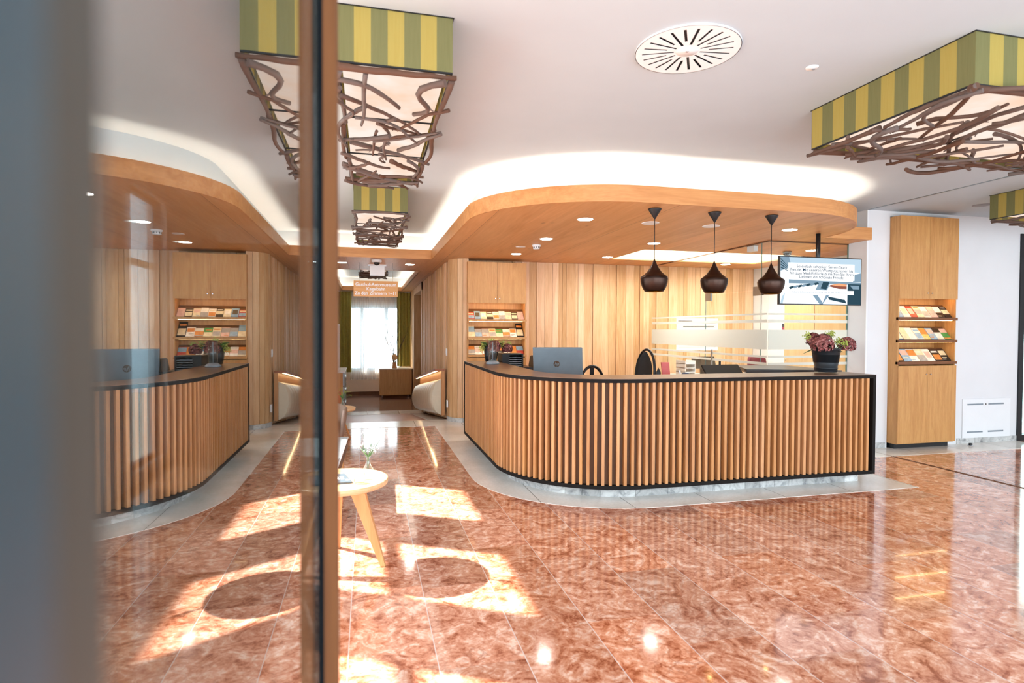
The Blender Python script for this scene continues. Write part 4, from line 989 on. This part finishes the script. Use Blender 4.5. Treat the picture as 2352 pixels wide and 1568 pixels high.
m.box(5.22, 5.23, 8.9, 9.2, .75, 1.02).box(5.41, 5.42, 8.9, 9.2, .75, 1.02); m.build('trays', M['white'], t)
t = thing('visitor_chair', 'burgundy upholstered chair behind the glass partition', 'chair', (0, 0, 0))
MB().box(-.24, .24, -.24, .24, .42, .50).build('seat', M['burgundy'], t, bevel=.03)
MB().grid(lambda u, v: ((u-.5)*.50*(1-.3*max(0, v-.8)*2), .24+.05*v+.02*cos(pi*(u-.5)), .52+v*.60), 10, 10).build('backrest', M['burgundy'], t, solid=.05, sub=1)
for sx_ in (-.2, .2):
    for sy_ in (-.2, .2): MB().rod((sx_, sy_, .42), (sx_*1.1, sy_*1.1, 0), .014, 8).build('leg', M['blackmetal'], t)
t.location = (6.28, 8.05, 0); t.rotation_euler = (0, 0, radians(-160+180))
t = thing('wardrobe', 'pale oak wardrobe on the office side wall behind the frosted glass', 'wardrobe', (6.75, 7.6, 0))
MB().box(6.74, 7.15, 7.0, 8.35, 0, 2.45).build('body', M['oak_cab'], t)
for a, b in ((7.0, 7.67), (7.68, 8.35)):
    d = MB().box(6.72, 6.74, a+.002, b-.002, .05, 2.44).build('door', wood('pale_oak_door%d' % int(a*10), '#cfa468', '#e0bd86', 'Z', .45), t); MB().rod((6.72, b-.05, 1.05), (6.70, b-.05, 1.05), .01, 10).build('knob', M['chrome'], d)
t = thing('wall_notice', 'small red and black notice on the white office wall', 'notice', (7.15, 8.9, 1.6)); MB().box(7.154, 7.16, 8.83, 8.95, 1.55, 1.60).build('red_strip', plain('red_print', '#a02a4a', .6), t); MB().box(7.154, 7.16, 8.83, 8.95, 1.60, 1.66).build('dark_strip', M['black'], t)

# wall panel + door stop + switches
t = thing('access_panel', 'white ventilation access panel low on the wall right of the tall cabinet', 'access panel', (8.32, 6.25, .33))
MB().box(7.89, 8.74, 6.258, 6.268, .07, .61).build('panel', M['white'], t, bevel=.002)
m = MB()
for x in (7.97, 8.34):
    for z in (.155, .535): m.box(x, x+.27, 6.252, 6.258, z-.010, z+.010)
m.build('slot_covers', M['grey'], t); MB().rod((8.29, 6.258, .535), (8.29, 6.250, .535), .008, 10).build('lock', M['black'], t)
t = thing('door_stop', 'small black and chrome door stop on the floor by the baseboard', 'door stop', (7.86, 6.12, 0)); MB().lathe([(.022, 0), (.022, .03), (.012, .035), (.0001, .036)], 7.86, 6.12, .003, 16).build('rubber', M['black'], t); MB().lathe([(.035, 0), (.035, .006), (.022, .008)], 7.86, 6.12, .003, 16).build('foot', M['chrome'], t)
t = thing('light_switch', 'white light switch on the slatted corridor wall above the padded bench back', 'switch', (1.32, 9.88, 1.15)); MB().box(1.30, 1.316, 9.85, 9.93, 1.09, 1.21).build('plate', M['white'], t, bevel=.003); MB().box(1.296, 1.30, 9.87, 9.91, 1.12, 1.18).build('rocker', M['white'], t)
t = thing('wall_socket', 'white wall socket low on the board corner beside the padded bench back', 'socket', (1.31, 9.85, .29)); MB().box(1.295, 1.316, 9.74, 9.82, .23, .35).build('plate', M['white'], t, bevel=.003)

# ================================================================== CORRIDOR FURNITURE
t = thing('padded_wall_bench', 'cream tufted upholstered panel with lit wooden ledge on the corridor wall', 'wall padding', (1.3, 12, 0))
y0, y1 = 10.03, 14.25
def zt(y): return rampz(y)
def hx(mb, xa, xb, ya, yb, a, b):
    return mb.hexa([(xa, ya, a+zt(ya)), (xb, ya, a+zt(ya)), (xb, yb, a+zt(yb)), (xa, yb, a+zt(yb)), (xa, ya, b+zt(ya)), (xb, ya, b+zt(ya)), (xb, yb, b+zt(yb)), (xa, yb, b+zt(yb))])
hx(MB(), 1.24, 1.30, y0, y1, .07, .84).build('back_board', M['beech_z'], t)
hx(MB(), 1.12, 1.30, y0, y1, .84, .875).build('ledge', wood('red_ledge_wood', '#8a4f35', '#a86a48', 'Y', .4), t)
hx(MB(), 1.15, 1.18, y0+.04, y1, .833, .8395).build('light_strip', emis('bench_led', '#ffd9a0', 7), t)
def pad(u, v):
    y = y0+.04+u*(y1-y0-.08); zz = .08+.62*v; nb = 11
    bul = .03+.125*sin(pi*min(1, v*.98+.01))**.6+.055*abs(sin(pi*u*nb))**.5*(sin(pi*v)**.4 if 0 < v < 1 else 0)
    return (1.24-bul*(1 if 0 < v < 1 else .1), y, zz+zt(y))
MB().grid(pad, 145, 14).build('tufted_cushion', M['leather_cream'], t)
MB()._add([(1.24, y0+.045, .08+zt(y0))]+[pad(0, i/12) for i in range(13)]+[(1.24, y0+.045, .7+zt(y0))], [tuple(range(15))]).build('cushion_end', M['leather_cream'], t, solid=.01)
# sideboard and branches vase
t = thing('sideboard', 'oak sideboard on small castors under the olive curtain', 'sideboard', (.83, 17.9, RZ))
MB().box(.36, 1.30, 17.75, 18.35, RZ+.07, .33).build('body', M['oak_cab'], t); MB().box(.34, 1.32, 17.73, 18.37, .33, .36).build('top', wood('pale_top', '#d8c8b4', '#e6d9c8', 'X', .3), t)
for x in (.44, 1.2): MB().rod((x, 17.85, RZ), (x, 17.85, RZ+.07), .025, 10).build('castor', M['chrome'], t)
t = thing('twig_vase', 'terracotta vase with tall bare twigs on the sideboard', 'vase', (.80, 17.95, .36))
MB().lathe([(.0001, 0), (.07, 0), (.075, .02), (.06, .12), (.065, .17), (.055, .18), (.0001, .1)], .80, 17.95, .36, 20).build('vase', plain('terracotta', '#c08a64', .6), t)
MB().lathe([(.05, .24), (.085, .30), (.08, .37), (.04, .42)], .80, 17.95, .36, 16).build('wooden_cup', M['beech'], t)
for k in range(16):
    rnd = random.Random(k+50); a = rnd.uniform(-1, 1); L = rnd.uniform(.7, 1.5)
    pts = [(.80, 17.95, .46)]+[(.80+a*.42*(i/6)**1.2*L+rnd.uniform(-.02, .02), 17.95+rnd.uniform(-.04, .04), .46+L*i/6) for i in range(1, 7)]
    mm = MB().ring(pts, [.008-.001*i for i in range(7)], 5)
    for i in (3, 4, 5):
        p = Vector(pts[i]); mm.ring([p, p+Vector((rnd.uniform(-.15, .15), 0, .18))], [.004, .002], 4)
    mm.build('twig', plain('twig%d' % (k % 3), ['#3c3f44', '#7a5a44', '#9a7256'][k % 3], .7) if k < 3 else bpy.data.materials['twig%d' % (k % 3)], t)
# curtains
def curtain(name, label, xa, xb, y, z0, z1, mat, folds, amp, cat='curtain'):
    m = MB().grid(lambda u, v: (xa+(xb-xa)*u, y+amp*sin(u*folds*2*pi)*(1-.15*v)+.01*sin(u*folds*5.3), z0+(z1-z0)*v), int(folds*14), 3)
    o = m.build(name, mat, None, origin=(xa, y, z0)); tag(o, label, cat); return o
curtain('curtain', 'olive green curtain at the left side of the far window', -.95, -.46, 18.45, .22, KZ-.03, M['curtain'], 5, .05)
curtain('curtain', 'olive green curtain at the right side of the far window', .90, 1.31, 18.45, .38, KZ-.03, M['curtain'], 4, .05)
curtain('sheer_curtain', 'white sheer curtain hanging across the bright far window', -.50, 1.0, 18.56, -.02, KZ-.03, M['sheer'], 22, .022)
# dresser, screen
t = thing('dresser', 'oak dresser with grey drawers at the left side of the corridor end', 'dresser', (-.75, 13.2, 0))
zf = rampz(13.0)
MB().box(-.98, -.50, 12.9, 14.2, zf+.05, .60).build('body', M['oak_cab'], t); MB().box(-.99, -.46, 12.88, 14.22, .60, .635).build('top', M['white'], t)
for k in range(3):
    d = MB().box(-.50, -.47, 12.92, 14.18, zf+.1+.29*k, zf+.36+.29*k).build('drawer', M['grey'], t); MB().box(-.47, -.45, 13.3, 13.7, zf+.26+.29*k, zf+.28+.29*k).build('handle', M['chrome'], d)
MB().box(-.98, -.50, 12.9, 14.2, -.5, zf+.05).build('plinth', M['black'], t)
t = thing('glass_showcase', 'narrow framed glass display standing on the dresser', 'display case', (-.62, 13.2, .635))
MB().box(-.66, -.60, 13.0, 13.03, .635, 1.64).box(-.66, -.60, 13.6, 13.63, .635, 1.64).box(-.66, -.60, 13.03, 13.6, 1.60, 1.64).box(-.66, -.60, 13.03, 13.6, .635, .67).build('frame', M['white'], t); MB().box(-.635, -.625, 13.03, 13.6, .67, 1.60).build('glass_front', M['glass'], t)

# armchairs / bench / tray table seen past the door edge
def armchair(label, x, y, rz, mat, zseat=.42, zback=.62):
    t = thing('armchair', label, 'armchair', (0, 0, 0))
    MB().box(-.30, .30, -.28, .30, zseat-.12, zseat).build('seat', mat, t, bevel=.04)
    def fn(u, v):
        a = radians(-20+220*u); r = .36+.05*v; return (r*cos(a), r*sin(a)*.95-.0, (zseat-.2)+(zback-zseat+.2)*v*(1-.25*abs(u-.5)))
    MB().grid(fn, 24, 6).build('shell_back', mat, t, solid=.05, sub=1)
    for a in (-.24, .24):
        for b in (-.22, .24): MB().ring([(a, b, zseat-.12), (a*1.25, b*1.25, 0)], [.022, .013], 8).build('leg', M['beech_z'], t)
    t.location = (x, y, 0); t.rotation_euler = (0, 0, rz); return t
armchair('grey leather armchair with wooden legs, partly hidden by the door post', -.66, 7.45, radians(0), plain('taupe_leather', '#8d7768', .4), zback=.62)
armchair('armchair with rust orange cover behind the round tray table', -.80, 9.15, radians(-40), M['cushion'], zback=.62)
t = thing('tray_table', 'round wooden tray table with raised rim beside the grey armchair', 'side table', (-.46, 8.42, 0))
MB().lathe([(.0001, .41), (.30, .41), (.305, .445), (.29, .445), (.285, .425), (.0001, .425)], -.46, 8.42, 0, 48).build('tray_top', M['beech'], t)
for k in range(3):
    a = radians(30+120*k); MB().ring([(-.46+.1*cos(a), 8.42+.1*sin(a), .41), (-.46+.26*cos(a), 8.42+.26*sin(a), 0)], [.018, .012], 8).build('leg', M['beech_z'], t)
def bottle_vase(label, x, y, z, s, seed, cnt_=14):
    rnd = random.Random(seed); t = thing('bud_vase', label, 'vase', (x, y, z))
    pr = [(.0001, .002), (.034, .002), (.040, .02), (.041, .045), (.034, .075), (.018, .10), (.013, .125), (.014, .15), (.019, .158)]
    MB().lathe([(r*s, q*s) for r, q in pr]+[(r*s*.92, q*s) for r, q in reversed(pr[1:])], x, y, z, 28).build('glass_body', M['vase'], t)
    g = MB(); f = MB()
    for k in range(cnt_):
        a = rnd.uniform(0, 2*pi); sp_ = rnd.uniform(.01, .11)*s; h = rnd.uniform(.19, .30)*s; e = Vector((x+sp_*cos(a), y+sp_*sin(a), z+h))
        g.ring([(x, y, z+.03*s), (x+.004*cos(a), y+.004*sin(a), z+.15*s), e], .0011, 4)
        for q in range(7):
            d = Vector((rnd.gauss(0, 1), rnd.gauss(0, 1), rnd.gauss(0, 1)))*.008*s; f.lathe([(.0001, -.0035), (.0035, 0), (.0001, .0035)], (e+d).x, (e+d).y, (e+d).z, 5)
    for k in range(8):
        a = rnd.uniform(0, 2*pi); leaf(g, (x, y, z+.15*s), (x+.045*cos(a), y+.045*sin(a), z+rnd.uniform(.18, .22)*s), .006)
    g.build('stems', M['leaf'], t); f.build('blossoms', M['white'] if seed == 1 else M['lime_bloom'], t); return t
bottle_vase('small glass bud vase with yellowish flowers on the tray table', -.33, 8.38, .425, 1.0, 2)
# bench near the table
t = thing('lounge_bench', 'low bench with grey leather top and pale piping behind the round table', 'bench', (-.6, 5.5, 0))
B = [(-.95, 4.86), (-.235, 4.86), (-.19, 6.3), (-.95, 6.3)]
MB().prism(B, .30, .405).build('cushion', M['leather_dark'], t, bevel=.02); MB().prism([(-.94, 4.88), (-.245, 4.88), (-.20, 6.28), (-.94, 6.28)], .405, .42).build('seat_top', M['leather_grey'], t)
MB().ring([(-.238, 4.87, .412), (-.193, 6.29, .412)], .007, 8).ring([(-.193, 6.29, .412), (-.94, 6.29, .412)], .007, 8).ring([(-.238, 4.87, .412), (-.94, 4.87, .412)], .007, 8).build('piping', M['white'], t)
for a, b in ((-.30, 4.95), (-.26, 6.15), (-.88, 4.95), (-.88, 6.15)): MB().ring([(a, b, .30), (a+.02, b, 0)], [.025, .016], 8).build('leg', M['beech_z'], t)
# round table in front
TX, TY, TZ = -.165, 3.97, .553; VX, VY = .005, 3.925
t = thing('round_table', 'round light wood table with splayed legs, next to the door post', 'table', (TX, TY, 0))
MB().lathe([(.0001, TZ-.035), (.28, TZ-.035), (.297, TZ-.028), (.302, TZ-.006), (.298, TZ+.004), (.286, TZ+.004), (.282, TZ-.004), (.0001, TZ-.004)], TX, TY, 0, 72).build('table_top', M['beech'], t)
feet = [(.105, 3.857), (-.196, 4.264), (-.405, 3.80)]
for fx, fy_ in feet:
    d = Vector((fx-TX, fy_-TY, 0)); u = d.normalized(); w = Vector((-u.y, u.x, 0)); a = Vector((TX, TY, 0))+u*.10; f_ = Vector((fx, fy_, 0))
    A, Bq = .055, .022; h1, h2 = .016, .011; zt2 = TZ-.036
    MB().hexa([tuple(f_-u*Bq-w*h2), tuple(f_+u*Bq*.6-w*h2), tuple(f_+u*Bq*.6+w*h2), tuple(f_-u*Bq+w*h2),
               tuple(a-u*A-w*h1+Vector((0, 0, zt2))), tuple(a+u*A-w*h1+Vector((0, 0, zt2))), tuple(a+u*A+w*h1+Vector((0, 0, zt2))), tuple(a-u*A+w*h1+Vector((0, 0, zt2)))]).build('leg', M['beech_z'], t, bevel=.004)
bottle_vase('clear bud vase with tiny white flowers on the round light wood table', VX, VY, TZ-.003, 1.0, 1, 22)
t = thing('drinking_glass', 'small clear tumbler beside the bud vase on the round table', 'glass', (-.05, 3.86, TZ))
MB().lathe([(.0001, .003), (.030, .003), (.036, .075), (.0375, .075), (.034, 0), (.0001, 0)], -.05, 3.86, TZ-.003, 28).build('tumbler', M['vase'], t)
t = thing('menu_booklet', 'dark grey booklet with white lettering lying on the round table', 'booklet', (-.16, 3.98, TZ))
a = radians(12)
bp = [(-.34, 3.85), (-.095, 3.875), (-.15, 4.11), (-.38, 4.08)]
MB().prism(bp, TZ-.003, TZ+.007).build('cover', plain('slate_cover', '#4d5a63', .5), t)
mm = MB()
for i, (u, w_) in enumerate(((-.275, .024), (-.243, .018), (-.218, .022), (-.188, .014), (-.166, .020))): mm.prism([(u, 3.95), (u+w_, 3.952), (u+w_-.012, 4.022), (u-.012, 4.020)], TZ+.007, TZ+.0078)
mm.box(-.135, -.11, 3.91, 3.94, TZ+.007, TZ+.0078); mm.build('white_print', M['whitetext'], t)

# ================================================================== OPEN GLASS DOOR BESIDE THE CAMERA
GX = -.075; DY0, DY1 = .137, .975; DH = 2.55
door = struct(MB().box(-.115, -.062, -.06, DY0, .01, DH).build('door_1', M['doorgrey']))
MB().box(-.110, -.0655, DY0, DY0+.034, .01, DH-.05).build('door_gasket', plain('brown_rubber_gasket', '#3a3833', .6), door)
MB().box(GX-.006, GX, DY0+.02, DY1+.02, .02, DH).build('door_pane', M['doorglass'], door)
MB().box(GX-.030, GX-.024, DY0+.02, DY1+.02, .02, DH).build('door_pane', M['doorglass'], door)
MB().box(-.076, -.0672, DY1, DY1+.06, .01, DH).build('door_gasket', M['gasket'], door)
MB().box(-.0672, -.0465, DY1-.001, DY1+.06, .01, DH).build('door_stile', M['stile'], door)
MB().box(-.115, -.062, DY0, DY1, DH-.06, DH).build('door_rail', M['doorgrey'], door); MB().box(-.115, -.062, DY0+.028, DY1, .01, .09).build('door_rail', M['doorgrey'], door)
